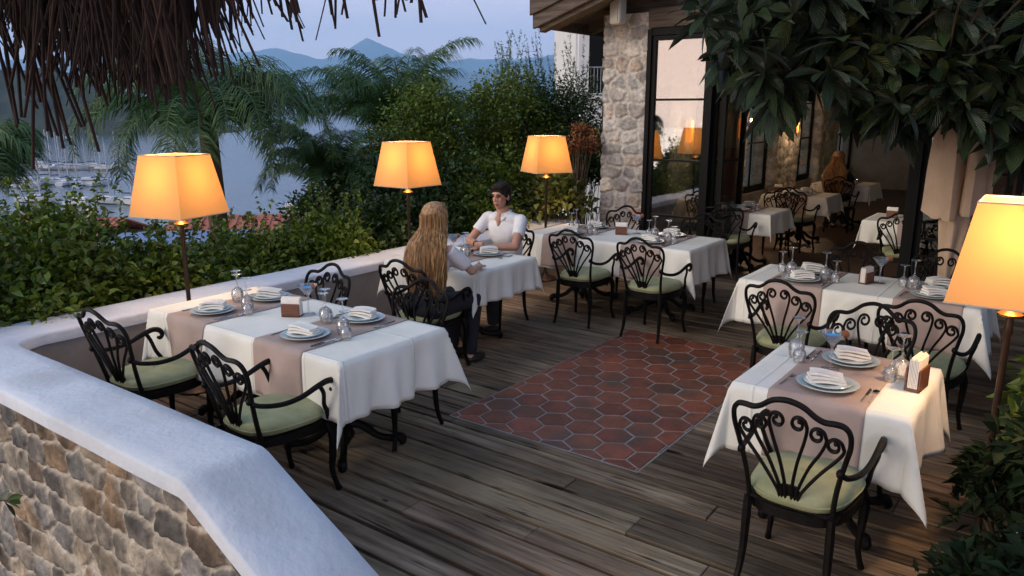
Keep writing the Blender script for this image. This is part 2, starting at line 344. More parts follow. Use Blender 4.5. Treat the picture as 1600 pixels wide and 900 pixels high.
ridge('coast_hills', 3400, [(-300, 178), (100, 172), (300, 168), (420, 172), (520, 173), (620, 168), (760, 166), (900, 172), (1400, 175)], 700, M['hill'], step=40, freq=.004)
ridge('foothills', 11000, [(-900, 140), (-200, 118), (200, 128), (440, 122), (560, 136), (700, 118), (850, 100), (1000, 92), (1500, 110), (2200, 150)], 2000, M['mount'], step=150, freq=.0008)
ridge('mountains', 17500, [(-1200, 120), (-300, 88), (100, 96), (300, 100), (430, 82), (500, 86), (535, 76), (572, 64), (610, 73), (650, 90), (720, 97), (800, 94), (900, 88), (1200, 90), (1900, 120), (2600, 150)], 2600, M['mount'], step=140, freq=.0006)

# ---- haze
hz = MB(); hz.box(-30000, 30000, -700, 21500, SEA - 12, 2100); ho = hz.build('haze', None, smooth=False); ho.data.materials.clear()
hm = bpy.data.materials.new('haze_air'); hm.use_nodes = True; t = hm.node_tree; t.nodes.clear(); o_ = N(t, 'ShaderNodeOutputMaterial'); pv = N(t, 'ShaderNodeVolumePrincipled')
pv.inputs['Color'].default_value = (.46, .74, 1.0, 1); pv.inputs['Density'].default_value = .00008; pv.inputs['Anisotropy'].default_value = .1; t.links.new(pv.outputs[0], o_.inputs['Volume']); ho.data.materials.append(hm)
tag(ho, kind='stuff')

# ---- deck of weathered boards, hexagon tile inset
M['deck'] = mat('weathered_boards', (.074, .050, .034), (.31, .235, .165), 11, rough=.85, spec=.2, bump=1.0, bscale=22, stretch=(.14, 2.0, 1), island=.42, c3=(.23, .175, .12), s3=1.1, ramp=(.3, .72))
t = M['deck'].node_tree; pb = t.nodes['Principled BSDF']; src = pb.inputs['Base Color'].links[0].from_socket
tcn = N(t, 'ShaderNodeTexCoord'); mpn = N(t, 'ShaderNodeMapping'); mpn.inputs['Scale'].default_value = (.35, 7, 1); t.links.new(tcn.outputs['Object'], mpn.inputs[0])
n1 = N(t, 'ShaderNodeTexNoise', i_Scale=6.0, i_Detail=3.0, i_Distortion=.6); t.links.new(mpn.outputs[0], n1.inputs['Vector'])
r1 = N(t, 'ShaderNodeValToRGB'); r1.color_ramp.elements[0].position = .30; r1.color_ramp.elements[0].color = (.12, .10, .09, 1); r1.color_ramp.elements[1].position = .40; r1.color_ramp.elements[1].color = (1, 1, 1, 1); t.links.new(n1.outputs[0], r1.inputs[0])
mp2 = N(t, 'ShaderNodeMapping'); mp2.inputs['Scale'].default_value = (1.6, 3.4, 1); t.links.new(tcn.outputs['Object'], mp2.inputs[0])
vo = N(t, 'ShaderNodeTexVoronoi', i_Scale=1.6); t.links.new(mp2.outputs[0], vo.inputs['Vector'])
r2 = N(t, 'ShaderNodeValToRGB'); r2.color_ramp.elements[0].position = .03; r2.color_ramp.elements[0].color = (.12, .08, .06, 1); r2.color_ramp.elements[1].position = .09; r2.color_ramp.elements[1].color = (1, 1, 1, 1); t.links.new(vo.outputs['Distance'], r2.inputs[0])
n4 = N(t, 'ShaderNodeTexNoise', i_Scale=1.3, i_Detail=5.0); t.links.new(tcn.outputs['Object'], n4.inputs['Vector'])
r4 = N(t, 'ShaderNodeValToRGB'); r4.color_ramp.elements[0].position = .35; r4.color_ramp.elements[0].color = (.55, .52, .5, 1); r4.color_ramp.elements[1].position = .62; r4.color_ramp.elements[1].color = (1.15, 1.12, 1.05, 1); t.links.new(n4.outputs[0], r4.inputs[0])
for rr_ in (r1, r2, r4):
    mm = N(t, 'ShaderNodeMixRGB', blend_type='MULTIPLY'); mm.inputs[0].default_value = 1; t.links.new(src, mm.inputs[1]); t.links.new(rr_.outputs[0], mm.inputs[2]); src = mm.outputs[0]
t.links.new(src, pb.inputs['Base Color'])
U0, U1, V0, V1 = -5.42, -.12, 1.86, 9.0; TU0, TU1, TV0, TV1 = -3.29, -1.85, 3.72, 6.36
dk = MB(); v = V0; rs = random.Random(3)
def board(u0, u1, v0, v1):
    z = rs.uniform(-.004, .002); a, b_ = rs.uniform(-.002, .002), rs.uniform(-.002, .002); g1 = rs.uniform(.007, .014); e = .005
    p = []
    for (zz, k) in ((-.04 + z, 0), (z - .004, 0), (z, 1)):
        for (x, y, s1, s2) in ((u0, v0, 1, 1), (u1, v0, -1, 1), (u1, v1, -1, -1), (u0, v1, 1, -1)):
            p.append((x + s1 * (.002 + k * e), y + s2 * (g1 + k * e), zz + a * s1 + b_ * s2))
    dk.add(p, [(8, 9, 10, 11), (0, 1, 5, 4), (1, 2, 6, 5), (2, 3, 7, 6), (3, 0, 4, 7), (4, 5, 9, 8), (5, 6, 10, 9), (6, 7, 11, 10), (7, 4, 8, 11)])
while v < V1 - .01:
    wdt = rs.uniform(.15, .215); v1 = min(V1, v + wdt)
    for tv in (TV0, TV1):
        if v < tv - .03 and v1 > tv - .07: v1 = tv
    segs = [(U0, U1)] if (v1 <= TV0 + .01 or v >= TV1 - .01) else [(U0, TU0), (TU1, U1)]
    for s0, s1 in segs:
        u = s0; first = True
        while u < s1 - .02:
            L = rs.uniform(1.4, 3.0) if not first else rs.uniform(.6, 2.6); e_ = min(s1, u + L)
            if s1 - e_ < .35: e_ = s1
            board(u, e_, v, v1); u = e_; first = False
    v = v1
tag(dk.build('deck', M['deck'], smooth=False, rz=ANG), kind='structure')
ub = MB(); ub.box(U0, U1, V0 + .02, V1, -.3, -.05); tag(ub.build('deck_underlay', mat('dark_underlay', (.008, .007, .006), rough=1), smooth=False, rz=ANG), kind='structure')
# garden soil on the right and room floor
M['tile'] = mat('terracotta_tile', (.15, .040, .018), (.25, .072, .034), 6, rough=.55, bump=.6, bscale=25, island=.25, c3=(.10, .05, .032), s3=2.5)
M['grout'] = mat('grey_grout', (.22, .205, .19), (.33, .31, .285), 12, rough=.95, bump=.4)
gb = MB(); gb.box(TU0, TU1, TV0, TV1, -.045, -.004); tag(gb.build('tile_grout', M['grout'], smooth=False, rz=ANG), kind='structure')
def clip(poly, ax, lim, sgn):
    o = []
    for i in range(len(poly)):
        a, b = poly[i], poly[(i + 1) % len(poly)]; da, db = sgn * (a[ax] - lim), sgn * (b[ax] - lim)
        if da >= 0: o.append(a)
        if da * db < 0: k = da / (da - db); o.append((a[0] + (b[0] - a[0]) * k, a[1] + (b[1] - a[1]) * k))
    return o
tl = MB(); S = .226; gap = .013; rr = (S - gap) / math.sqrt(3); row = 0; v = TV0 - .02
while v < TV1 + S:
    u = TU0 - .05 + (S / 2 if row % 2 else 0)
    while u < TU1 + S:
        P = [(u + rr * math.sin(k * math.pi / 3), v + rr * math.cos(k * math.pi / 3)) for k in range(6)]
        for ax, lim, sg in ((0, TU0 + .012, 1), (0, TU1 - .012, -1), (1, TV0 + .012, 1), (1, TV1 - .012, -1)):
            P = clip(P, ax, lim, sg)
            if len(P) < 3: break
        if len(P) >= 3:
            cu = sum(p[0] for p in P) / len(P); cv = sum(p[1] for p in P) / len(P); n = len(P); z = rs.uniform(-.001, .0015); tx, ty = rs.uniform(-.01, .01), rs.uniform(-.01, .01)
            q = [(p[0], p[1], -.005) for p in P] + [(cu + (p[0] - cu) * .965, cv + (p[1] - cv) * .965, z + (p[0] - cu) * tx + (p[1] - cv) * ty) for p in P]
            P2 = [tuple(range(2 * n - 1, n - 1, -1))] + [(k, (k + 1) % n, n + (k + 1) % n, n + k)[::-1] for k in range(n)]
            tl.add(q, P2)
        u += S
    v += S * math.sqrt(3) / 2; row += 1
tag(tl.build('tile_floor', M['tile'], smooth=False, rz=ANG), kind='structure')
M['roomfloor'] = mat('dark_room_floor', (.06, .035, .025), (.11, .065, .045), 6, rough=.45, stretch=(.2, 2, 1), bump=.2)
rf = MB(); rf.box(-5.45, 3, 9.0, 24, -.1, .004); tag(rf.build('room_floor', M['roomfloor'], smooth=False, rz=ANG), kind='structure')
gs = MB()
nn = 40
for i in range(nn):
    for j in range(nn):
        u = -.13 + 4.2 * i / (nn - 1); v = 1.6 + 7.3 * j / (nn - 1); gs.v.append((u, v, -.02 + .10 * mnoise.noise(Vector((u * 2, v * 2, 0))) + (.05 * (u + .1)) - (.06 if i == 0 else 0)))
for i in range(nn - 1):
    for j in range(nn - 1): a = i * nn + j; gs.f.append((a, a + nn, a + nn + 1, a + 1))
tag(gs.build('garden_soil', M['soil'], rz=ANG), kind='structure')

# ---- parapet: near arm with the sloping end, back arm with lamps before it
wall = thing('parapet_wall', 'low rubble stone parapet with a broad bluish white cap round the terrace', 'wall', W(0, 0), ANG)
CZ = .60; VI, VO = 1.88, 1.50; UI, UO = -5.40, -5.80; UB = -2.74; SL = .52
def capz(u): return CZ if u <= UB else CZ - SL * (u - UB)
def cap_ring(P, nrm, z, half_in, half_out):   # cross-section across the wall, rounded edges
    pr = [(0, -.075), (0, -.02), (.008, -.006), (.022, 0), (.5, .006), (.978, 0), (.992, -.006), (1, -.02), (1, -.075)]
    return [(P[0] + nrm[0] * (half_in + (half_out - half_in) * (a if .05 < a < .95 else a)), P[1] + nrm[1] * (half_in + (half_out - half_in) * a), z + b) for a, b in pr]
rings = []
inner = []; outer = []
for u in list(np.arange(.3, UB, -.12)) + [UB + .02, UB - .02] + list(np.arange(UB - .2, UI + .22, -.25)): inner.append((u, VI)); outer.append((u, VO - .03))
for k in range(9):
    a = math.pi / 2 * k / 8; inner.append((UI + .2 - .2 * math.sin(a), VI + .2 - .2 * math.cos(a))); 
    outer.append((UI - .1 - (UI - .1 - UO + .03) * min(1, k / 4), VO - .03) if k <= 4 else (UO - .03, VO - .03 + .3 * (k - 4) / 4))
for v in list(np.arange(2.2, 8.9, .3)) + [8.98]: inner.append((UI, v)); outer.append((UO - .03, v))
cp = MB(); prof = [(0, -.078), (0, -.02), (.01, -.007), (.03, .0), (.2, .005), (.5, .008), (.8, .005), (.97, 0), (.99, -.007), (1, -.02), (1, -.078)]
for (a, b) in zip(inner, outer):
    z = capz(a[0]) if a[1] <= VI + .001 else CZ
    for t_, dz in prof:
        x, y = a[0] + (b[0] - a[0]) * t_, a[1] + (b[1] - a[1]) * t_
        cp.v.append((x, y, z + dz + .004 * mnoise.noise(Vector((x * 5, y * 5, 1))) + .003 * mnoise.noise(Vector((x * 14, y * 14, 4)))))
k = len(prof)
for i in range(len(inner) - 1):
    for j in range(k): cp.f.append((i * k + j, i * k + (j + 1) % k, (i + 1) * k + (j + 1) % k, (i + 1) * k + j))
cp.f.append(tuple(range(k))); cp.build('wall_cap', M['cap'], wall)
pl = MB()       # inner plaster face
ins = [(p[0], p[1]) for p in inner]
for (x, y) in ins:
    dx, dy = (0, -.012) if y <= VI + .001 else ((-.012, 0) if x <= UI + .001 else (-.008, -.008))
    zt = (capz(x) if y <= VI + .001 else CZ) - .07
    pl.v.append((x + dx, y + dy, -1.3)); pl.v.append((x + dx, y + dy, zt))
for i in range(len(ins) - 1): pl.f.append((2 * i, 2 * i + 1, 2 * i + 3, 2 * i + 2))
pl.build('plaster_face', M['plaster'], wall)
def place_near(x, z, d):      # x along the near arm from the left, z above -1.3
    u = -5.83 + x; top = capz(u) - .072; zz = -1.3 + z; 
    f = (top + 1.3) / (CZ + 1.3 - .072); return (u, VO - d * 1.0, min(zz, top))
relief('stone_face', 5.6, 1.83, .0085, .205, .145, place_near, M['stone'], wall, seed=5, depth=.018, joint=.030, wts=[.17, .17, .13, .12, .12, .14, .06, .08, .007, .013], mort=(.44, .385, .31))
bk = MB(); bk.box(UO, UO + .02, VO, 8.98, -2.2, CZ - .07); bk.build('outer_face', M['plaster'], wall, smooth=False)
# edge board of the deck beside the stairs end is the wall itself

# ---- the restaurant building
bl = thing('restaurant_building', 'stone restaurant with black framed glass front and heavy timber eave', 'building', W(0, 0), ANG)
FV = 9.0
def ring_place(x0, y0, w_, d_):
    per = [(0, w_), (w_, w_ + d_), (w_ + d_, 2 * w_ + d_), (2 * w_ + d_, 2 * w_ + 2 * d_)]
    def f(s, z, d):
        s = s % (2 * w_ + 2 * d_)
        if s < w_: return (x0 + s, y0 - d, z)
        if s < w_ + d_: return (x0 + w_ + d, y0 + s - w_, z)
        if s < 2 * w_ + d_: return (x0 + w_ - (s - w_ - d_), y0 + d_ + d, z)
        return (x0 - d, y0 + d_ - (s - 2 * w_ - d_), z)
    return f
PALE = np.array([(.46, .44, .40), (.36, .34, .31), (.46, .42, .36), (.32, .30, .27), (.44, .37, .30), (.38, .37, .35), (.42, .24, .17)])
relief('stone_pillar', 2 * (.62 + .5), 3.2, .014, .24, .17, ring_place(-5.16, FV - .03, .62, .5), M['stone'], bl, seed=21, depth=.028, mort=(.48, .45, .40), joint=.04, palette=PALE, wts=[.2, .2, .2, .15, .12, .1, .03])
pc_ = MB(); pc_.box(-5.15, -4.56, FV + .0, FV + .44, 0, 3.19); pc_.build('pillar_core', M['plaster'], bl, smooth=False)
# window walls with frames. plane: along u at v, or along v at u
def grid_frame(parent, kind, a0, a1, c, z0, z1, bars, name='window', fr=.055, glassm=None, cols=0, dep=.06):
    m = MB(); gl_ = MB()
    def bx(p0, p1, q0, q1, m_, dd=dep):
        if kind == 'u': m_.box(p0, p1, c - dd / 2, c + dd / 2, q0, q1)
        else: m_.box(c - dd / 2, c + dd / 2, p0, p1, q0, q1)
    bx(a0, a0 + fr, z0, z1, m); bx(a1 - fr, a1, z0, z1, m); bx(a0 + fr, a1 - fr, z0, z0 + .12, m); bx(a0 + fr, a1 - fr, z1 - fr, z1, m)
    for b in bars: bx(a0 + fr, a1 - fr, b - .013, b + .013, m, dep * .6)
    for k in range(cols): q = a0 + (a1 - a0) * (k + 1) / (cols + 1); bx(q - .013, q + .013, z0 + .12, z1 - fr, m, dep * .5)
    f = m.build(name, M['frame'], parent, smooth=False)
    bx(a0 + fr, a1 - fr, z0 + .12, z1 - fr, gl_, .006); gl_.build('pane', glassm or M['pane'], f, smooth=False)
    return f
BARS = [.72, 1.42, 2.16]
grid_frame(bl, 'u', -4.49, -3.73, FV, .02, 2.92, BARS, 'glass_door')
grid_frame(bl, 'v', FV + .04, FV + .78, -3.66, .02, 2.88, BARS, 'open_door_leaf', glassm=M['pane2'])
grid_frame(bl, 'v', FV + .04, FV + .78, -3.56, .02, 2.88, BARS, 'open_door_leaf', glassm=M['pane2'])
grid_frame(bl, 'u', -1.36, -.55, FV, .02, 2.92, BARS, 'glass_door', glassm=M['pane2'])
grid_frame(bl, 'u', -.52, .35, FV, .02, 2.92, BARS, 'glass_door', glassm=M['pane2'])
grid_frame(bl, 'u', .38, 1.25, FV, .02, 2.92, BARS, 'glass_door', glassm=M['pane2'])
ps = MB(); ps.box(-4.545, -4.49, FV - .06, FV + .1, 0, 3.0); ps.box(-3.73, -3.67, FV - .07, FV + .1, 0, 3.0); ps.box(-1.47, -1.362, FV - .09, FV + .1, 0, 3.0)
ps.box(-4.49, 1.4, FV - .05, FV + .08, 2.925, 3.01)
ps.build('door_post', M['frame'], bl, smooth=False)
lt = MB(); lt.box(-4.53, 1.4, FV - .08, FV + .12, 3.012, 3.24); lt.build('lintel_beam', M['wood'], bl, smooth=False, bevel=.01)
# left wall of the room: stone piers with windows between, far wall, ceiling
v = FV + .47; k = 0
edges = [(FV + .47, 10.4, 'w'), (10.4, 11.3, 'p'), (11.3, 12.3, 'w'), (12.3, 13.6, 'p'), (13.6, 15.3, 'w'), (15.3, 16.7, 'p'), (16.7, 18.3, 'w'), (18.3, 19.8, 'p'), (19.8, 22, 'w')]
for a, b, kd in edges:
    if kd == 'w': grid_frame(bl, 'v', a, b, -5.1, .5, 2.9, [1.42, 2.16], 'window', cols=1, glassm=M['pane2'])
    else: relief('stone_pier', 2 * (b - a + .45), 3.0, .035, .26, .18, ring_place(-5.35, a, .45, b - a), M['stone'], bl, seed=int(a * 10), depth=.03, mort=(.50, .45, .38), palette=PALE, wts=[.2, .2, .2, .15, .12, .1, .03])
sw = MB(); sw.box(-5.3, -5.0, FV + .47, 22, 0, .5); sw.box(-5.3, -5.0, FV + .47, 22, 2.9, 3.2); sw.build('sill_wall', M['plaster'], bl, smooth=False)
bw = MB(); bw.box(-5.3, 3, 22, 22.2, 0, 3.2); bw.box(2.8, 3.0, 9.1, 22, 0, 3.2); bw.build('back_wall', M['plaster'], bl, smooth=False)
cl_ = MB(); cl_.box(-5.3, 3, FV + .12, 22.2, 3.2, 3.26)
cl_.build('ceiling', M['wood'], bl, smooth=False)
bm_ = MB()
for i in range(9): bm_.box(-5.3, 3, 10.2 + i * 1.4, 10.36 + i * 1.4, 3.02, 3.2)
bm_.build('ceiling_beam', M['wood'], bl, smooth=False)
rr_ = MB(); rr_.box(-2.0, .8, 17.9, 18.05, 0, 1.15); rr_.build('bar_counter', M['darkwood'], bl, smooth=False)
# roof: low eave on the left, rake rising to the right
def rz_(u): return 2.98 + .335 * (u + 5.9)
RV = 8.30
def slab(m, u0, u1, v0, v1, t0, t1):
    p = []
    for v_ in (v0, v1):
        for u_, tt in ((u0, t0), (u1, t0), (u1, t1), (u0, t1)): p.append((u_, v_, rz_(u_) + tt))
    m.add(p, [(0, 1, 2, 3), (7, 6, 5, 4), (0, 4, 5, 1), (1, 5, 6, 2), (2, 6, 7, 3), (3, 7, 4, 0)])
r = MB(); slab(r, -5.72, 1.5, RV, 23, .12, .17); r.build('roof_boards', M['wood'], bl, smooth=False)
r = MB(); slab(r, -5.78, 1.5, RV - .06, RV - .002, .0, .36); slab(r, -5.80, 1.5, RV - .10, RV - .062, .16, .38); r.build('rake_board', M['wood'], bl, smooth=False, bevel=.008)
r = MB(); r.box(-5.80, -5.74, RV, 23, 3.04, 3.36); r.build('eave_board', M['wood'], bl, smooth=False, bevel=.008)
r = MB()
for i in range(12): slab(r, -5.70, 1.4, RV + .25 + i * .9, RV + .37 + i * .9, -.02, .118)
slab(r, -5.72, 1.4, RV + .005, RV + .14, -.06, .118)
r.build('rafter', M['wood'], bl, smooth=False, bevel=.006)
rt = MB()
for i in range(48):
    u0 = -5.84 + i * .16
    for j in range(1): slab(rt, u0, u0 + .17, RV - .14, 23, .42 + .02 * (i % 2), .47 + .02 * (i % 2))
rt.build('roof_tiles', M['terra'], bl, smooth=False)
gw = MB(); gw.add([(-5.1, FV + .05, 3.2), (1.5, FV + .05, 3.2), (1.5, FV + .05, rz_(1.5) + .1), (-5.1, FV + .05, rz_(-5.1) + .1)] + [(-5.1, FV + .25, 3.2), (1.5, FV + .25, 3.2), (1.5, FV + .25, rz_(1.5) + .1), (-5.1, FV + .25, rz_(-5.1) + .1)], [(0, 1, 2, 3), (7, 6, 5, 4), (0, 4, 5, 1), (3, 2, 6, 7), (0, 3, 7, 4), (1, 5, 6, 2)])
gw.build('gable_wall', M['wood'], bl, smooth=False)
# speaker under the eave
sp = thing('loudspeaker', 'small cream outdoor loudspeaker hanging under the timber eave above the stone pillar', 'speaker', W(-4.82, FV - .32, 3.22), ANG - .25)
b = MB(); b.box(-.085, .085, -.07, .07, -.17, .17); b.build('speaker_case', M['cream'], sp, smooth=False, bevel=.03)
b = MB(); b.tube([(0, .0, .16), (0, .0, .30)], .015); b.build('bracket', M['frame'], sp)
b = MB(); b.box(-.065, .065, -.078, -.066, -.15, .13); b.build('grille', mat('grille_mesh', (.38, .37, .33), (.48, .47, .42), 90, rough=.7), sp, smooth=False, bevel=.004)

# ---- white house behind the trees
wh = thing('white_house', 'white house with a railed balcony behind the shrubs left of the stone pillar', 'house', (2.6, 30, -4), .06)
b = MB(); b.box(0, 12, 0, 9, 0, 6.55); b.box(0, 12, 1.6, 9, 6.55, 12); b.build('wall', M['white'], wh, smooth=False)
b = MB(); b.box(-.12, 12, -.15, 0, 6.42, 6.62); b.build('balcony_slab', M['white'], wh, smooth=False)
b = MB()
for i in range(40): b.tube([(.1 + i * .13, -.04, 6.62), (.1 + i * .13, -.04, 7.55)], .012, 4)
b.tube([(0, -.04, 7.57), (5.4, -.04, 7.57)], .025, 5); b.build('railing', mat('grey_railing', (.25, .27, .3), rough=.5), wh)
b = MB(); b.box(.5, 2.4, 1.55, 1.6, 6.6, 9.2); b.build('window', M['frame'], wh, smooth=False)
b = MB(); b.box(-.1, .28, -.05, .3, 6.62, 12); b.build('column', M['white'], wh, smooth=False)

# ---- red roofed houses below the terrace
def low_house(px, py, Y, w_, d_, label, rot, zr=1.1, rm='terra'):
    p = atY(px, py, Y); t = thing('village_house', label, 'house', (p.x, p.y, p.z), rot)
    b = MB(); b.box(-w_ / 2, w_ / 2, -d_ / 2, d_ / 2, -4.5, -zr); b.build('wall', M['white'], t, smooth=False)
    b = MB(); e = .4; W2, D2 = w_ / 2 + e, d_ / 2 + e
    n = int(2 * W2 / .22)
    for i in range(n):
        x0 = -W2 + i * .22; h = .05 if i % 2 else 0
        for sg in (-1, 1):
            b.add([(x0, sg * D2, -zr - .12 + h), (x0 + .22, sg * D2, -zr - .12 + h), (x0 + .22, 0, h), (x0, 0, h), (x0, sg * D2, -zr - .2 + h), (x0 + .22, sg * D2, -zr - .2 + h), (x0 + .22, 0, -.1 + h), (x0, 0, -.1 + h)],
                  [(0, 1, 2, 3), (4, 7, 6, 5), (0, 4, 5, 1), (2, 6, 7, 3), (0, 3, 7, 4), (1, 5, 6, 2)])
    rf_ = b.build('roof', M[rm], t, smooth=False)
    b = MB(); b.box(w_ * .2, w_ * .2 + .5, -.3, .2, -.8, .6); b.build('chimney', M['white'], rf_, smooth=False)
    b = MB()
    for x in np.arange(-w_ / 2 + .8, w_ / 2 - 1, 2.2): b.box(x, x + .9, -d_ / 2 - .02, -d_ / 2 + .02, -3.4, -2.1)
    b.build('window', M['frame'], t, smooth=False)
low_house(400, 336, 42, 8, 7, 'red tiled house below the hedge, right of the leftmost lamp', .15)
low_house(110, 338, 46, 7, 6, 'red tiled house glimpsed through the hedge left of the leftmost lamp', -.2)
M['bluetarp'] = mat('blue_grey_sheet', (.10, .16, .30), (.16, .22, .36), 2, rough=.6)
p = atY(285, 372, 30); aw = thing('shade_canopy', 'blue grey shade canopy below the hedge behind the lamp pole', 'canopy', p, .2)
b = MB(); b.box(-2.6, 2.6, -1.6, 1.6, -.05, .05); b.build('canopy_sheet', M['bluetarp'], aw, smooth=False)
for sx in (-2.4, 2.4):
    for sy in (-1.4, 1.4): b = MB(); b.tube([(sx, sy, -3.2), (sx, sy, 0)], .05); b.build('post', M['frame'], aw)

# ---- pontoons and boats
M['bhull'] = mat('white_gelcoat', (.55, .56, .58), (.65, .66, .68), 1, rough=.3); M['navy'] = mat('navy_canvas', (.02, .035, .08), rough=.8); M['pont'] = mat('pontoon_planks', (.12, .10, .09), (.18, .16, .14), 2, rough=.9)
M['mast'] = mat('mast_aluminium', (.42, .43, .45), rough=.4, metal=.3)
def at_sea(px, py):
    r = ray(px, py); k = (SEA - 2.05) / r.z; return Vector((r.x * k, r.y * k, SEA))
def pontoon(px0, py0, px1, py1, lab):
    a, b = at_sea(px0, py0), at_sea(px1, py1); d = (b - a); L = d.length; m = MB(); m.box(0, L, -1.1, 1.1, .25, .65)
    for i in range(int(L / 12) + 1): m.box(i * 12 - .2, i * 12 + .2, -1.3, -1.1, -1, 1.6)
    tag(m.build('pontoon', M['pont'], smooth=False, loc=(a.x, a.y, SEA), rz=math.atan2(d.y, d.x)), lab, 'pontoon', 'pontoons of the marina')
pontoon(-60, 264, 215, 267, 'long floating pontoon of the marina, the farther one'); pontoon(-80, 293, 175, 285, 'floating pontoon of the marina, the nearer one')
def make_boat(sail):
    t = thing('sailing_boat' if sail else 'motor_boat', 'boat', 'boat')
    L, B = 11.0, 3.4; m = MB(); ns = 12; pr = []
    for i in range(ns + 1):
        s = i / ns; x = -L / 2 + L * s; bw = B / 2 * (1 - max(0, (s - .45) / .55) ** 2.2) * (.82 + .18 * min(1, s * 4)); sh = 1.15 + .45 * s * s
        for y, z in ((-bw, sh), (-bw * .85, .2), (0, -.3), (bw * .85, .2), (bw, sh)): m.v.append((x, y, z))
    for i in range(ns):
        for j in range(4): a = i * 5 + j; m.f.append((a, a + 5, a + 6, a + 1))
        m.f.append((i * 5 + 4, i * 5 + 9, i * 5 + 5, i * 5))
    m.f.append((0, 1, 2, 3, 4)); m.build('hull', M['bhull'], t)
    m = MB(); m.box(-2.2, 2.2, -.95, .95, 1.2, 1.95 if sail else 2.6); m.build('cabin', M['bhull'], t, smooth=False, bevel=.3)
    m = MB(); m.box(-2.0, 1.9, -.97, .97, 1.5, 1.75); m.build('cabin_window', M['frame'], t, smooth=False)
    if sail:
        m = MB(); m.tube([(.8, 0, 1.2), (.8, 0, 16)], [.20, .13], 6); m.tube([(.8, -1.1, 8), (.8, 1.1, 8)], .05, 4); m.build('mast', M['mast'], t)
        m = MB(); m.tube([(.7, 0, 2.9), (-4.2, 0, 2.7)], [.22, .16], 6); m.build('furled_sail', M['navy'], t)
        m = MB(); m.tube([(.8, 0, 15.6), (5.3, 0, 1.7)], .03, 4); m.tube([(.8, 0, 15.6), (-5.3, 0, 1.4)], .03, 4); m.build('rigging', M['mast'], t)
    else:
        m = MB(); m.box(-4.8, -2.3, -1.3, 1.3, 2.5, 2.62); m.build('canopy', M['navy'], t, smooth=False, bevel=.04)
    return t
ORD = ['leftmost', 'second', 'third', 'fourth', 'fifth', 'sixth', 'seventh', 'eighth', 'ninth', 'tenth', 'eleventh', 'twelfth', 'thirteenth', 'fourteenth']
sb, mbt = make_boat(True), make_boat(False); used = {True: False, False: False}
rs = random.Random(12); rows = [('farther pontoon', 262, [4, 18, 30, 42, 54, 66, 78, 92, 104, 118, 132, 148, 164, 182]), ('nearer pontoon', 290, [6, 20, 34, 48, 62, 76, 92, 106, 122, 140, 158]), ('open water', 213, [22, 52, 108, 150]), ('near shore', 318, [60, 128, 170, 205])]
for nm, py, xs in rows:
    for i, px in enumerate(xs):
        sail = rs.random() < (.88 if 'farther' in nm else .75); src = sb if sail else mbt
        o = src if not used[sail] else copy_tree(src); used[sail] = True
        o.location = at_sea(px, py + rs.uniform(-2.5, 3.5)); o.rotation_euler = (0, 0, rs.uniform(-.5, .5) + (math.pi / 2 if rs.random() < .5 else -.25)); k_ = rs.uniform(.75, 1.15) * (.62 if nm.startswith('open') else 1); o.scale = (k_,) * 3
        o['label'] = ('white sailing yacht with a bare mast' if sail else 'white motor boat with a dark canopy') + (', %s from left at the %s' % (ORD[i], nm)).replace('leftmost from left', 'leftmost')
        o['category'] = 'sailing boat' if sail else 'motor boat'; o['group'] = 'boats in the marina'
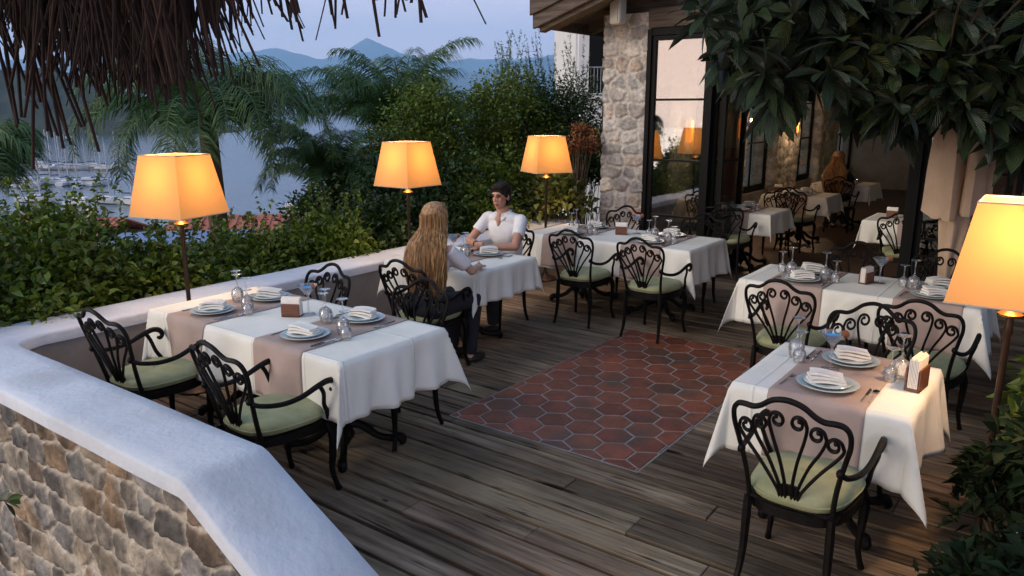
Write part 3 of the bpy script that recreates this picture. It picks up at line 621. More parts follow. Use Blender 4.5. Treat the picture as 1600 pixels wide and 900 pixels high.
# ================================================================== CHAIRS
def make_chair():
    t = thing('iron_armchair', 'chair', 'chair')
    def Bk(x, s): return (x, -.215 - .25 * s - .05 * s * s + .38 * x * x, .425 + s)
    half = [(.205, 0), (.212, .09), (.230, .19), (.256, .29), (.274, .36), (.272, .415), (.248, .448), (.21, .456), (.165, .456), (.125, .472), (.07, .508), (0, .522)]
    P = [Bk(-x, s) for x, s in half] + [Bk(x, s) for x, s in reversed(half[:-1])]
    b = MB(); b.tube(cr(P, 4), [.014] + [.0125] * 8 + [.014], 7)
    for sg in (-1, 1):
        for x0, pts, top in ((.045, [(.085, .13), (.150, .215), (.213, .285)], (.244, .345)), (.03, [(.054, .13), (.098, .23), (.148, .31)], (.170, .380)), (.012, [(.020, .13), (.043, .24), (.074, .34)], (.086, .415))):
            c = (top[0] - .037, top[1] + .008); sp = []
            for k in range(13):
                a = 2 * math.pi * (k / 13) * 1.30; r = .037 - .022 * (k / 12); sp.append((c[0] + r * math.cos(a) + .0 , c[1] + r * math.sin(a)))
            path = [(x0, .03), (x0 + .004, .07)] + pts + [(top[0] + .002, top[1] - .015)] + sp
            b.tube(cr([Bk(sg * x, s) for x, s in path], 3), [.0085] * 10 + [.007, .0075], 6)
            q = Bk(sg * sp[-1][0], sp[-1][1]); b.ell(q, .011, .011, .011, 6, 4)
    b.add([Bk(-.062, 0), Bk(.062, 0), Bk(.055, .085), Bk(.035, .115), Bk(-.035, .115), Bk(-.055, .085)] + [(p[0], p[1] + .014, p[2]) for p in (Bk(-.062, 0), Bk(.062, 0), Bk(.055, .085), Bk(.035, .115), Bk(-.035, .115), Bk(-.055, .085))],
          [(0, 1, 2, 3, 4, 5), (11, 10, 9, 8, 7, 6)] + [(i, 6 + i, 6 + (i + 1) % 6, (i + 1) % 6) for i in range(6)])
    b.tube([Bk(x, .005) for x in np.linspace(-.205, .205, 9)], .011, 6)
    b.build('backrest', M['iron'], t)
    for sg in (-1, 1):
        b = MB(); b.tube(cr([(sg * x, y, z) for x, y, z in ((.238, -.262, .655), (.262, -.225, .632), (.288, -.12, .612), (.300, -.01, .618), (.306, .09, .648), (.306, .16, .662), (.302, .205, .648), (.297, .218, .620), (.294, .200, .600), (.294, .182, .610))], 4), [.012, .013, .014, .015, .017, .018, .016, .013, .010], 7)
        b.tube(cr([(sg * x, y, z) for x, y, z in ((.304, .110, .648), (.300, .135, .60), (.275, .150, .53), (.262, .175, .48), (.246, .195, .425))], 4), [.013, .012, .013, .015], 7)
        b.ell((sg * .236, -.265, .66), .02, .02, .02, 8, 6); b.build('armrest', M['iron'], t)
    b = MB(); n = 40; ring = []
    def seatr(a, k=1.0):
        c, s = math.cos(a), math.sin(a); r = (abs(c / .255) ** 3.2 + abs(s / .235) ** 3.2) ** (-1 / 3.2); x, y = r * c * k, r * s * k
        return x * (1 + .10 * y / .235), y - .005
    for k in range(n):
        a = 2 * math.pi * k / n; x, y = seatr(a); xi, yi = seatr(a, .90); ring += [(x, y, .428), (x, y, .380), (xi, yi, .380), (xi, yi, .428)]
    b.add(ring, [(4 * i + j, 4 * ((i + 1) % n) + j, 4 * ((i + 1) % n) + (j + 1) % 4, 4 * i + (j + 1) % 4) for i in range(n) for j in range(4)])
    b.box(-.225, .225, -.20, .20, .412, .424); b.build('seat_frame', M['iron'], t)
    b = MB(); rows = [(.0, -.0), (.88, .0), (.965, .008), (1.0, .028), (1.0, .040), (.985, .052), (.93, .066), (.80, .076), (.55, .080), (.25, .081), (0, .081)]
    V = []
    for k, z in rows:
        for i in range(n):
            a = 2 * math.pi * i / n; x, y = seatr(a, .985 * max(k, .001)); V.append((x, y, .430 + z + (.004 * math.sin(3 * a + k * 5) if z > .03 else 0)))
    b.add(V, [(j * n + i, j * n + (i + 1) % n, (j + 1) * n + (i + 1) % n, (j + 1) * n + i) for j in range(len(rows) - 1) for i in range(n)])
    cu = b.build('seat_cushion', M['cushion'], t)
    b = MB(); pp = [(*seatr(2 * math.pi * i / n, .995), .430 + .034) for i in range(n + 1)]; b.tube(pp, .0055, 5, caps=False); b.build('piping', M['cushion'], cu)
    for sg in (-1, 1):
        b = MB(); b.tube(cr([(sg * x, y, z) for x, y, z in ((.225, .195, .41), (.246, .214, .33), (.242, .210, .22), (.236, .205, .12), (.248, .222, .04), (.256, .235, .0))], 4), [.025, .027, .022, .017, .015, .019], 7); b.build('leg', M['iron'], t)
        b = MB(); b.tube(cr([(sg * x, y, z) for x, y, z in ((.205, -.214, .43), (.208, -.215, .32), (.210, -.218, .20), (.216, -.232, .09), (.226, -.262, .0))], 4), [.021, .023, .020, .017, .015], 7); b.build('leg', M['iron'], t)
    for ch in t.children:
        for q in [ch] + list(ch.children): q.data.transform(Matrix.Diagonal((.84, 1, 1, 1)))
    return t
chair0 = make_chair(); chair_used = False
def chair(u, v, face, label, group, jit=0.0):   # face +1 looks along +v, -1 along -v
    global chair_used
    o = chair0 if not chair_used else copy_tree(chair0); chair_used = True
    o.location = W(u, v, .003); o.rotation_euler = (0, 0, ANG + (0 if face > 0 else math.pi) + jit); o['label'] = label; o['category'] = 'chair'; o['group'] = group; return o

# ================================================================== TABLES
def cloth_f(L, Wd, o, seed):
    rs = random.Random(seed); ph = [rs.uniform(0, 6.3) for _ in range(12)]; hx, hy = L / 2, Wd / 2
    fl = [rs.uniform(.14, .30) for _ in range(4)]
    def side(t_, L_, d, k):   # outward offset of a hanging side
        w = min(1, (L_ / 2 - abs(t_)) / .12); w = max(0, w); w = w * w * (3 - 2 * w)
        fr = 11 + 5 * math.sin(ph[k]); 
        return .010 + d * (.04 + w * (.09 * math.sin(t_ * fr + ph[k] + d * 2) + .07 * math.sin(t_ * fr * 2.3 + ph[k + 4] + 3 * d) + .04))
    def f(a, b, off=0.0):
        ea, eb = max(0, abs(a) - hx), max(0, abs(b) - hy); sa, sb_ = math.copysign(1, a), math.copysign(1, b)
        zb = .0015 * math.sin(a * 9 + ph[8]) * math.sin(b * 11 + ph[9])
        if ea == 0 and eb == 0: return (a, b, zb + off)
        if eb == 0:
            q = side(b, Wd, ea, 0 if sa > 0 else 1); return (sa * (hx + q + off), b, -ea * .985 + .001)
        if ea == 0:
            q = side(a, L, eb, 2 if sb_ > 0 else 3); return (a, sb_ * (hy + q + off), -eb * .985 + .001)
        r = math.hypot(ea, eb); phi = math.atan2(eb, ea); ci = (0 if sa > 0 else 1) + (0 if sb_ > 0 else 2)
        bq = .010 + r * .04; bul = r * (fl[ci]) * math.sin(2 * phi) ** 2; wv = r * .05 * math.sin(4 * phi + ph[ci])
        return (sa * (hx + bq * math.cos(phi) + bul * .72 + wv * math.sin(2 * phi)), sb_ * (hy + bq * math.sin(phi) + bul * .72 - wv * math.sin(2 * phi)), -r * (.97 - .08 * math.sin(2 * phi) ** 2))
    return f
def grid_axis(h, o, n1, n2):
    a = list(np.linspace(-h - o, -h, n2, endpoint=False)) + list(np.linspace(-h, h, n1)) + list(np.linspace(h, h + o, n2 + 1))[1:]
    return a
TZ = .76
def cloth_obj(name, f, A, B, mtl, off=0, solid=.0015):
    V = [f(a, b, off) for a in A for b in B]; nb = len(B); F = [(i * nb + j, (i + 1) * nb + j, (i + 1) * nb + j + 1, i * nb + j + 1) for i in range(len(A) - 1) for j in range(nb - 1)]
    o = npmesh(name, V, F, mtl, None, True); s = o.modifiers.new('thick', 'SOLIDIFY'); s.thickness = solid; s.offset = 1 if off == 0 else 0; return o
def pedestal(m, x):
    m.lathe([(.0, .0), (.06, .10), (.045, .13), (.035, .2), (.045, .26), (.03, .32), (.028, .5), (.04, .6), (.035, .68), (.07, .72), (.07, .725)], 12, (x, 0, 0))
    for k in range(4):
        a = math.pi / 4 + k * math.pi / 2; c, s = math.cos(a), math.sin(a)
        m.tube(cr([(x + c * r, s * r, z) for r, z in ((.03, .17), (.10, .15), (.19, .08), (.27, .055), (.33, .06), (.345, .03), (.33, .02))], 4), [.03, .026, .022, .022, .03, .028, .018], 7)
def table(cu, cv, L, Wd, key, where, o=.34, seed=0, runners=(), peds=2):
    t = thing('dining_table', 'dining table ' + where + ', its iron pedestal showing under the cloth', 'table', W(cu, cv), ANG, 'tables on the terrace')
    b = MB(); b.box(-L / 2, L / 2, -Wd / 2, Wd / 2, TZ - .035, TZ - .006); b.build('tabletop', M['darkwood'], t, smooth=False, bevel=.004)
    for x in ([-L / 4, L / 4] if peds == 2 else [0]): b = MB(); pedestal(b, x); b.build('pedestal', M['iron'], t)
    f = cloth_f(L, Wd, o, seed)
    c = cloth_obj('tablecloth', f, grid_axis(L / 2, o, int(L / .03), 12), grid_axis(Wd / 2, o, 28, 12), M['cloth']); c.location = W(cu, cv, TZ); c.rotation_euler.z = ANG
    tag(c, 'white tablecloth hanging from the table ' + where, 'tablecloth', 'white tablecloths')
    for i, x in enumerate(runners):
        pos = {1: [''], 2: ['nearer the sea, ', 'nearer the tile floor, ']}[len(runners)][i] if len(runners) < 3 else ''
        r = cloth_obj('table_runner', f, list(np.linspace(x - .215, x + .215, 22)), grid_axis(Wd / 2, o - .015, 28, 12), M['runner'], .005, .001); r.location = W(cu, cv, TZ); r.rotation_euler.z = ANG
        tag(r, 'mauve runner ' + pos + 'on the table ' + where, 'table runner', 'table runners')
    return t
# ---- tableware
def lathe_thing(name, prof, mtl, n=22):
    b = MB(); b.lathe(prof, n); return b
def place(o, cu, cv, x, y, z=0.0, r=0.0):
    p = W(cu, cv) + Vector((x * cA - y * sA, x * sA + y * cA, 0)); o.location = (p.x, p.y, TZ + .004 + z); o.rotation_euler.z = ANG + r; return o
PROTO = {}
def proto(key, fn):
    if key not in PROTO: PROTO[key] = fn(); return PROTO[key]
    return copy_tree(PROTO[key])
def mk_plate():
    b = MB(); b.lathe([(0, .004), (.07, .004), (.085, .008), (.13, .020), (.140, .024), (.141, .026), (.136, .027), (.085, .013), (.07, .009), (0, .008)], 36); return b.build('dinner_plate', M['plate'])
def mk_bowl():
    b = MB(); b.lathe([(0, .028), (.05, .026), (.10, .034), (.108, .040), (.105, .043), (.05, .034), (0, .034)], 30); return b.build('side_plate', M['plate'])
def mk_napkin(n):
    b = MB(); rs = random.Random(n)
    for k in range(3):
        z0 = .036 + k * .013; nx, ny = 12, 7; dx, dy = .082 - .004 * k, .045 - .002 * k
        V = []; a0 = rs.uniform(-.1, .1)
        for s in (0, 1):
            for i in range(nx + 1):
                for j in range(ny + 1):
                    x = -dx + 2 * dx * i / nx; y = -dy + 2 * dy * j / ny; z = z0 + s * .0115 + .008 * math.sin(x * 22 + n + k * .3) + .004 * (y / dy) ** 2 * (k - 1)
                    V.append((x * math.cos(a0) - y * math.sin(a0), x * math.sin(a0) + y * math.cos(a0), z))
        m = (nx + 1) * (ny + 1); F = []
        for i in range(nx):
            for j in range(ny): a = i * (ny + 1) + j; F.append((a, a + 1, a + ny + 2, a + ny + 1)); F.append((m + a, m + a + ny + 1, m + a + ny + 2, m + a + 1))
        for i in range(nx): a = i * (ny + 1); F.append((a, a + ny + 1, m + a + ny + 1, m + a)); a += ny; F.append((a, m + a, m + a + ny + 1, a + ny + 1))
        for j in range(ny): F.append((j, m + j, m + j + 1, j + 1)); a = nx * (ny + 1) + j; F.append((a, a + 1, m + a + 1, m + a))
        b.add(V, F)
    return b.build('folded_napkin', M['napkin'])
def mk_fork():
    b = MB(); P = [(0, -.095, .003), (0, -.03, .004), (0, .03, .010), (0, .05, .006)]; b.tube(cr(P, 4), [.006, .005, .0028, .004], 6, flat=.35)
    for i in range(4): x = -.0085 + i * .0057; b.tube(cr([(x * .7, .045, .006), (x, .065, .004), (x, .095, .007)], 3), [.002, .0019, .001], 4)
    b.ell((0, .055, .0055), .010, .016, .002, 8, 4); return b.build('fork', M['steel'])
def mk_knife():
    b = MB(); b.tube([(0, -.10, .004), (0, -.03, .004), (0, .0, .004)], [.007, .0065, .004], 6, flat=.5)
    b.add([(-.006, 0, .002), (.006, 0, .002), (.009, .05, .002), (.006, .095, .002), (-.006, .11, .002), (-.006, 0, .0045), (.004, 0, .0045), (.007, .05, .004), (.004, .095, .0035), (-.006, .108, .0035)], [(4, 3, 2, 1, 0), (5, 6, 7, 8, 9)] + [(i, (i + 1) % 5, 5 + (i + 1) % 5, 5 + i) for i in range(5)])
    return b.build('knife', M['steel'])
def mk_spoon():
    b = MB(); b.tube(cr([(0, -.09, .003), (0, -.03, .004), (0, .03, .010), (0, .05, .007)], 4), [.006, .005, .0028, .003], 6, flat=.35); b.ell((0, .072, .006), .017, .026, .004, 10, 5); return b.build('spoon', M['steel'])
def wineglass(h, rb, zb):      # turned upside down: rim on the cloth, foot on top
    b = MB(); o_ = [(rb * .80, 0), (rb * .93, zb * .25), (rb, zb * .55), (rb * .82, zb * .85), (rb * .35, zb * 1.0), (.006, zb * 1.10), (.004, zb * 1.3), (.004, h - .02), (.008, h - .008), (.034, h - .001), (.035, h + .001), (0, h + .003)]
    i_ = [(0, zb * .95), (rb * .30, zb * .93), (rb * .78, zb * .80), (rb - .0025, zb * .55), (rb * .93 - .0025, zb * .25), (rb * .80 - .0015, 0)]
    b.lathe(o_, 20); m = MB(); b.lathe(list(i_) , 20); return b.build('wine_glass', M['glass'])
def mk_martini():
    t = thing('cocktail_glass', 'x', 'glass'); b = MB(); b.lathe([(0, 0), (.034, .001), (.035, .003), (.006, .008), (.004, .02), (.004, .09), (.008, .10), (.052, .155), (.050, .155), (.007, .103), (0, .102)], 20); b.build('glass', M['glass'], t)
    b = MB(); b.lathe([(0, .105), (.004, .106), (.034, .141), (0, .141)], 20); b.build('drink', M['blue'], t)
    b = MB(); b.ell((.045, 0, .155), .017, .004, .017, 10, 6); b.build('fruit_slice', M['leafO'], t); return t
def mk_holder():
    t = thing('napkin_holder', 'x', 'napkin holder'); b = MB(); b.box(-.06, .06, -.030, -.022, 0, .085); b.box(-.06, .06, .022, .030, 0, .085); b.box(-.06, .06, -.03, .03, 0, .010); b.build('holder_case', M['darkwood'], t, smooth=False, bevel=.002)
    b = MB()
    for k in range(7): y = -.019 + k * .0055; b.box(-.062, .062, y, y + .004, .011, .118 + .004 * (k % 3)); 
    b.build('paper_napkins', M['napkin'], t, smooth=False, bevel=.0015); return t
def setting(cu, cv, x, edge, sg, who, nap=0, glasses=True, extra=''):
    # edge: y of the table edge where the guest sits, sg: direction from the guest to the middle
    y = edge + sg * .19; rr = 0 if sg > 0 else math.pi; rj = random.Random(int(abs(x * 100 + cu * 7 + cv * 31) * 10)); j = lambda a: rj.uniform(-a, a)
    def put(key, fn, dx, dy, z, r, nm, cat, grp):
        o = proto(key, fn); place(o, cu, cv, x + (dx if sg > 0 else -dx), y + sg * dy, z, rr + r); tag(o, nm + ' ' + who, cat, grp); return o
    put('plate', mk_plate, 0, 0, 0, j(.5), 'round grey blue dinner plate', 'plate', 'dinner plates')
    put('bowl', mk_bowl, 0, 0, -.008, j(.5), 'small blue grey plate on top', 'side plate', 'side plates')
    put('nap%d' % (nap % 3), lambda: mk_napkin(nap % 3), j(.015), j(.015), -.004, .35 + j(.5), 'folded cream napkin on the plate', 'napkin', 'folded napkins')
    put('fork', mk_fork, -.185, -.01, 0, j(.12), 'steel fork left of the plate', 'fork', 'forks')
    put('knife', mk_knife, .175, -.01, 0, j(.1), 'steel knife right of the plate', 'knife', 'knives')
    put('spoon', mk_spoon, .205, -.01, 0, j(.1), 'steel spoon beside the knife', 'spoon', 'spoons')
    if glasses:
        put('wg1', lambda: wineglass(.215, .042, .100), .14 + j(.02), .165 + j(.02), 0, j(1), 'taller upturned wine glass', 'wine glass', 'upturned wine glasses')
        put('wg2', lambda: wineglass(.165, .034, .075), .215 + j(.02), .11 + j(.02), 0, j(1), 'shorter upturned wine glass', 'wine glass', 'upturned wine glasses')
def extras(cu, cv, x, y, where, mart=None, r=0.):
    o = proto('holder', mk_holder); place(o, cu, cv, x, y, 0, r); tag(o, 'brown napkin holder with white napkins ' + where, 'napkin holder', 'napkin holders')
    if mart: o = proto('martini', mk_martini); place(o, cu, cv, mart[0], mart[1], 0, mart[2] if len(mart) > 2 else 0); o.scale = (1.25,) * 3; tag(o, 'cocktail glass of bright blue drink ' + where, 'cocktail glass', 'blue cocktails')

T1c, T1L, T1W = (-3.915, 2.935), 1.86, .82
w1 = 'by the parapet bend'
table(*T1c, T1L, T1W, 'T1', w1, seed=3, runners=(-.50, .42))
for nm, x, sg in (('left near seat', -.50, 1), ('right near seat', .42, 1), ('left far seat', -.50, -1), ('right far seat', .42, -1)):
    setting(*T1c, x, -sg * T1W / 2, sg, 'at the %s, table %s' % (nm, w1), nap=int(x > 0) + (sg > 0))
extras(*T1c, -.02, .03, 'on the table ' + w1, (.03, .12), r=.5)
G1 = 'chairs on the terrace'
chair(-4.42, 2.30, 1, 'black armchair with green cushion in the parapet corner, leftmost of all the chairs', G1, .06)
chair(-3.30, 2.33, 1, 'black armchair with green cushion right beside the parapet cap, near right of the leftmost table', G1, -.03)
chair(-4.30, 3.27, -1, 'black scroll chair at the far side of the leftmost table, left of the blonde woman', G1)
chair(-3.40, 3.30, -1, 'black scroll chair overlapping the blonde woman, behind the right end of the leftmost table', G1, .05)
T2c, T2L, T2W = (-4.34, 5.105), 1.00, .86
w2 = 'of the couple'
table(*T2c, T2L, T2W, 'T2', w2, o=.28, seed=8, runners=(-.02,), peds=1)
setting(*T2c, .12, T2W / 2, -1, 'in front of the man in the polo', nap=1)
for k, (x, y, nm) in enumerate(((-.30, .05, 'taller upturned wine glass beside the woman'),)):
    o = proto('wg1', lambda: wineglass(.215, .042, .100)); place(o, *T2c, x, y); tag(o, nm, 'wine glass', 'upturned wine glasses')
o = proto('martini', mk_martini); place(o, *T2c, -.10, .02); o.scale = (1.25,) * 3; tag(o, 'cocktail glass with a bright blue drink between the man and the woman', 'cocktail glass', 'blue cocktails')
b = MB(); b.box(-.12, .12, -.08, .08, 0, .018); o = b.build('menu_folder', mat('black_leather', (.012, .012, .014), (.02, .02, .022), 30, rough=.4, bump=.2), smooth=False, bevel=.004); place(o, *T2c, .16, -.28, 0, .1); tag(o, 'thin black folder lying on the table beside the blonde woman', 'folder')
chair(-4.05, 4.36, 1, 'black iron armchair in which the blonde woman sits', G1, .05)
chair(-4.45, 5.76, -1, 'black iron armchair in which the man in the white polo sits', G1)
T3c, T3L, T3W = (-3.79, 7.06), 1.88, .88
w3 = 'before the stone pillar'
table(*T3c, T3L, T3W, 'T3', w3, seed=11, runners=(-.48, .44))
for nm, x, sg in (('left near seat', -.48, 1), ('right near seat', .44, 1), ('left far seat', -.48, -1), ('right far seat', .44, -1)):
    setting(*T3c, x, -sg * T3W / 2, sg, 'at the %s, table %s' % (nm, w3), nap=int(x > 0) + (sg > 0))
extras(*T3c, -.04, .05, 'on the table ' + w3, (.06, .20), r=.3)
chair(-3.82, 6.36, 1, 'black armchair with green cushion just right of the man, near the stone pillar table', G1, .06)
chair(-3.05, 6.33, 1, 'black armchair with green cushion at the far edge of the red hexagon tiles', G1, -.04)
chair(-4.22, 7.60, -1, 'black scroll chair across the pillar table, right in front of the stone pillar', G1)
chair(-3.20, 7.52, -1, 'scroll chair at the far right of the pillar table, before the open doorway', G1, .1)
T4c, T4L, T4W = (-1.24, 6.12), 1.62, .74
w4 = 'by the closed parasol'
table(*T4c, T4L, T4W, 'T4', w4, seed=17, runners=(-.40, .50))
for nm, x, sg in (('left near seat', -.40, 1), ('right near seat', .50, 1), ('left far seat', -.40, -1), ('right far seat', .50, -1)):
    setting(*T4c, x, -sg * T4W / 2, sg, 'at the %s, table %s' % (nm, w4), nap=int(x > 0) + (sg > 0))
extras(*T4c, .02, .04, 'on the table ' + w4, (.10, .10), r=1.3)
chair(-1.52, 5.36, 1, 'black armchair with green cushion at the near left of the table by the closed parasol', G1, -.02)
chair(-.66, 5.30, 1, 'black armchair with green cushion at the near right of the table by the closed parasol', G1, -.05)
chair(-1.50, 6.56, -1, 'scroll chair at the far left of the table by the closed parasol', G1, -.15)
chair(-.80, 6.60, -1, 'black scroll back chair directly before the closed beige parasol', G1)
T5c, T5L, T5W = (-.845, 3.875), .78, .82
w5 = 'at the front right'
table(*T5c, T5L, T5W, 'T5', w5, seed=23, runners=(.0,), peds=1)
setting(*T5c, .0, -T5W / 2, 1, 'at the near seat, table ' + w5, nap=2, glasses=False)
setting(*T5c, .0, T5W / 2, -1, 'at the far seat, table ' + w5, nap=0, glasses=False)
for x, y, k, nm in ((-.26, .16, 'wg1', 'taller upturned wine glass at the white left edge'), (-.22, .08, 'wg2', 'shorter upturned wine glass at the white left edge'), (.25, .13, 'wg1', 'taller upturned wine glass near the orange lit side'), (.22, .05, 'wg2', 'shorter upturned wine glass near the orange lit side')):
    o = proto(k, None) if k in PROTO else None; place(o, *T5c, x, y); tag(o, nm + ' of the front right table', 'wine glass', 'upturned wine glasses')
o = proto('martini', mk_martini); place(o, *T5c, -.06, .06); o.scale = (1.25,) * 3; tag(o, 'cocktail glass of blue drink with orange slice, table at front right', 'cocktail glass', 'blue cocktails')
o = proto('holder', mk_holder); place(o, *T5c, .34, .02, 0, 1.45); o.scale = (1.15, 1.15, 1.3); tag(o, 'napkin holder with cream napkins by the right edge of the front right table', 'napkin holder', 'napkin holders')
chair(-.80, 3.24, 1, 'large black iron armchair with green cushion, nearest of all to the camera', G1, -.02)
chair(-.86, 4.36, -1, 'black scroll back chair at the far side of the front right table', G1, .04)

# ---- tables in the room
G2 = 'chairs inside the restaurant'
for (cu, cv, L, Wd, wh_, sd) in ((-3.55, 9.95, .95, .80, 'just inside the doors', 31), (-3.50, 12.3, .95, .80, 'second inside the doors', 37), (-3.4, 14.6, .95, .80, 'deepest in the room', 41), (-1.45, 10.2, 1.2, .80, 'behind the black door post', 43), (.2, 10.8, 1.0, .8, 'behind glass by the parasol', 47)):
    table(cu, cv, L, Wd, 'x', wh_, o=.27, seed=sd, runners=(.0,), peds=1)
    setting(cu, cv, 0, -Wd / 2, 1, 'at the near seat, table ' + wh_, nap=sd % 3); setting(cu, cv, 0, Wd / 2, -1, 'at the far seat, table ' + wh_, nap=sd % 2)
    extras(cu, cv, -.36, 0, 'on the table ' + wh_)
chair(-3.45, 9.24, 1, 'dark fan back chair in the open doorway, before the first inside table', G2, .05)
chair(-3.35, 11.6, 1, 'dark fan back chair at the camera side of the second table inside', G2, -.08)
chair(-3.4, 10.68, -1, 'dark chair at the far side of the first table inside', G2)
chair(-3.3, 13.9, 1, 'dark chair at the table deepest in the room', G2, .1)
chair(-1.55, 9.50, 1, 'dark scroll chair just left of the black door post', G2, .05)
chair(-1.05, 9.46, 1, 'scroll chair behind the glass right of the black door post', G2, -.1)
chair(.15, 10.1, 1, 'scroll chair behind the glass beside the closed parasol', G2)

# ================================================================== LAMPS
def shade_mat():
    m = bpy.data.materials.new('parchment_shade'); m.use_nodes = True; t = m.node_tree; t.nodes.clear(); o = N(t, 'ShaderNodeOutputMaterial')
    d = N(t, 'ShaderNodeBsdfDiffuse'); d.inputs[0].default_value = (.66, .44, .26, 1); tr = N(t, 'ShaderNodeBsdfTranslucent'); tr.inputs[0].default_value = (.17, .078, .023, 1)
    ms = N(t, 'ShaderNodeMixShader'); ms.inputs[0].default_value = .62; t.links.new(d.outputs[0], ms.inputs[1]); t.links.new(tr.outputs[0], ms.inputs[2])
    e = N(t, 'ShaderNodeEmission'); e.inputs[0].default_value = (1, .47, .09, 1); e.inputs[1].default_value = .17; ad = N(t, 'ShaderNodeAddShader'); t.links.new(ms.outputs[0], ad.inputs[0]); t.links.new(e.outputs[0], ad.inputs[1]); t.links.new(ad.outputs[0], o.inputs[0]); return m
M['shade'] = shade_mat()
M['bulb'] = bpy.data.materials.new('bulb_glow'); M['bulb'].use_nodes = True; M['bulb'].node_tree.nodes['Principled BSDF'].inputs['Emission Color'].default_value = (1, .6, .2, 1); M['bulb'].node_tree.nodes['Principled BSDF'].inputs['Emission Strength'].default_value = 3
M['lampiron'] = mat('bronze_iron', (.035, .018, .010), (.06, .032, .018), 14, rough=.4, metal=.5)
def make_lamp():
    t = thing('floor_lamp', 'x', 'floor lamp'); z0, z1 = 1.315, 1.735; a, b_ = .235, .165
    m = MB(); n = 6
    for s in range(4):
        c0, s0 = [(1, -1), (1, 1), (-1, 1), (-1, -1)][s]; c1, s1 = [(1, 1), (-1, 1), (-1, -1), (1, -1)][s]
        V = []
        for i in range(n + 1):
            for j in range(n + 1):
                k = i / n; r = a + (b_ - a) * k; q = j / n; V.append((r * (c0 + (c1 - c0) * q), r * (s0 + (s1 - s0) * q), z0 + (z1 - z0) * k))
        m.add(V, [(i * (n + 1) + j, i * (n + 1) + j + 1, (i + 1) * (n + 1) + j + 1, (i + 1) * (n + 1) + j) for i in range(n) for j in range(n)])
    sh = m.build('lamp_shade', M['shade'], t, smooth=False)
    for r, z in ((a, z0), (b_, z1)): m = MB(); m.tube([(r, -r, z), (r, r, z), (-r, r, z), (-r, -r, z), (r, -r, z)], .004, 5); m.build('trim', M['beige'], sh)
    m = MB(); m.lathe([(0, 0), (.15, 0), (.155, .012), (.13, .03), (.05, .05), (.022, .09), (.016, .13), (.015, 1.15), (.02, 1.17), (.016, 1.20), (.015, 1.24)], 18); m.build('pole', M['lampiron'], t)
    m = MB(); m.lathe([(.012, 1.235), (.045, 1.24), (.05, 1.25), (.030, 1.265), (.018, 1.285), (.018, 1.40), (0, 1.40)], 16); m.build('lamp_holder', M['brass'], t)
    m = MB(); m.ell((0, 0, 1.47), .035, .035, .055, 12, 8); m.build('bulb', M['bulb'], t)
    for k in range(2):
        c, s = (1, 0) if k == 0 else (0, 1); m2 = MB(); m2.tube([(-c * b_ * 1.0, -s * b_, z1 - .03), (c * b_, s * b_, z1 - .03)], .003, 4); m2.build('shade_arm', M['lampiron'], sh)
    return t
lamp0 = make_lamp(); LAMPS = [((-2.372, 5.47), math.pi / 4 + math.atan2(2.372, 5.47), 'lit floor lamp with orange shade at the far left, behind the leftmost table', 20),
    ((-1.03, 7.62), math.pi / 4 + math.atan2(1.03, 7.62), 'lit floor lamp with square orange shade just above the blonde woman', 20),
    ((.41, 9.28), .40, 'lit floor lamp with square orange shade behind the man, nearest the stone pillar', 20),
    ((2.15, 3.20), .95, 'lit floor lamp with square orange shade at the right edge, nearest the camera', 30)]
for i, ((x, y), rz, lb, en) in enumerate(LAMPS):
    o = lamp0 if i == 0 else copy_tree(lamp0); o.location = (x, y, -.06 if i == 3 else 0); o.rotation_euler.z = rz; tag(o, lb, 'floor lamp', 'floor lamps on the terrace')
    ld = bpy.data.lights.new('bulb_light', 'POINT'); ld.energy = en; ld.color = (1, .62, .28); ld.shadow_soft_size = .09; lo = bpy.data.objects.new('bulb_light', ld); C.objects.link(lo); lo.location = (x, y, 1.545)
# cable of the second lamp on the boards
# small lit lamp on the bar, then added wall lamps that brighten the room
def small_lamp(u, v, z, label, col, e, mtl):
    t = thing('table_lamp', label, 'lamp', W(u, v, z)); b = MB(); b.lathe([(.075, .16), (.04, .27)], 14); b.lathe([(.073, .16), (.038, .27)], 14); b.build('lamp_shade', mtl, t)
    b = MB(); b.lathe([(0, 0), (.05, 0), (.02, .02), (.012, .16), (0, .2)], 10); b.build('lamp_base', M['brass'], t)
    ld = bpy.data.lights.new('lamp_light', 'POINT'); ld.energy = e; ld.color = col; ld.shadow_soft_size = .05; lo = bpy.data.objects.new('lamp_light', ld); C.objects.link(lo); lo.location = W(u, v, z + .32)
def em(name, c, s):
    m = bpy.data.materials.new(name); m.use_nodes = True; p = m.node_tree.nodes['Principled BSDF']; p.inputs['Base Color'].default_value = (*c, 1); p.inputs['Emission Color'].default_value = (*c, 1); p.inputs['Emission Strength'].default_value = s; return m
M['greenshade'] = em('yellow_green_shade', (.65, .80, .12), 1.1); M['fillshade'] = em('orange_fill_shade', (1, .25, .04), 1.6)  # the orange glow serves only the added wall lamps
small_lamp(-.9, 18.0, 1.15, 'small yellow green lamp glowing on the bar', (1, .85, .4), 12, M['greenshade'])
def fill_sconce(u, v, z, lab):  # added lamps that brighten the room, standing in for orange reflections
    t = thing('added_fill_lamp', lab, 'wall lamp', W(u, v, z), ANG); b = MB(); b.lathe([(.02, -.16), (.055, -.12), (.06, .16), (.03, .18)], 12, (.11, 0, 0)); b.build('lamp_shade', M['fillshade'], t); b = MB(); b.tube([(0, 0, 0), (.08, 0, 0)], .015); b.build('bracket', M['brass'], t)
    ld = bpy.data.lights.new('room_fill_light', 'POINT'); ld.energy = 12; ld.color = (1, .66, .38); ld.shadow_soft_size = .06; lo = bpy.data.objects.new('room_fill_light', ld); C.objects.link(lo); lo.location = W(u + .32, v, z + .1)
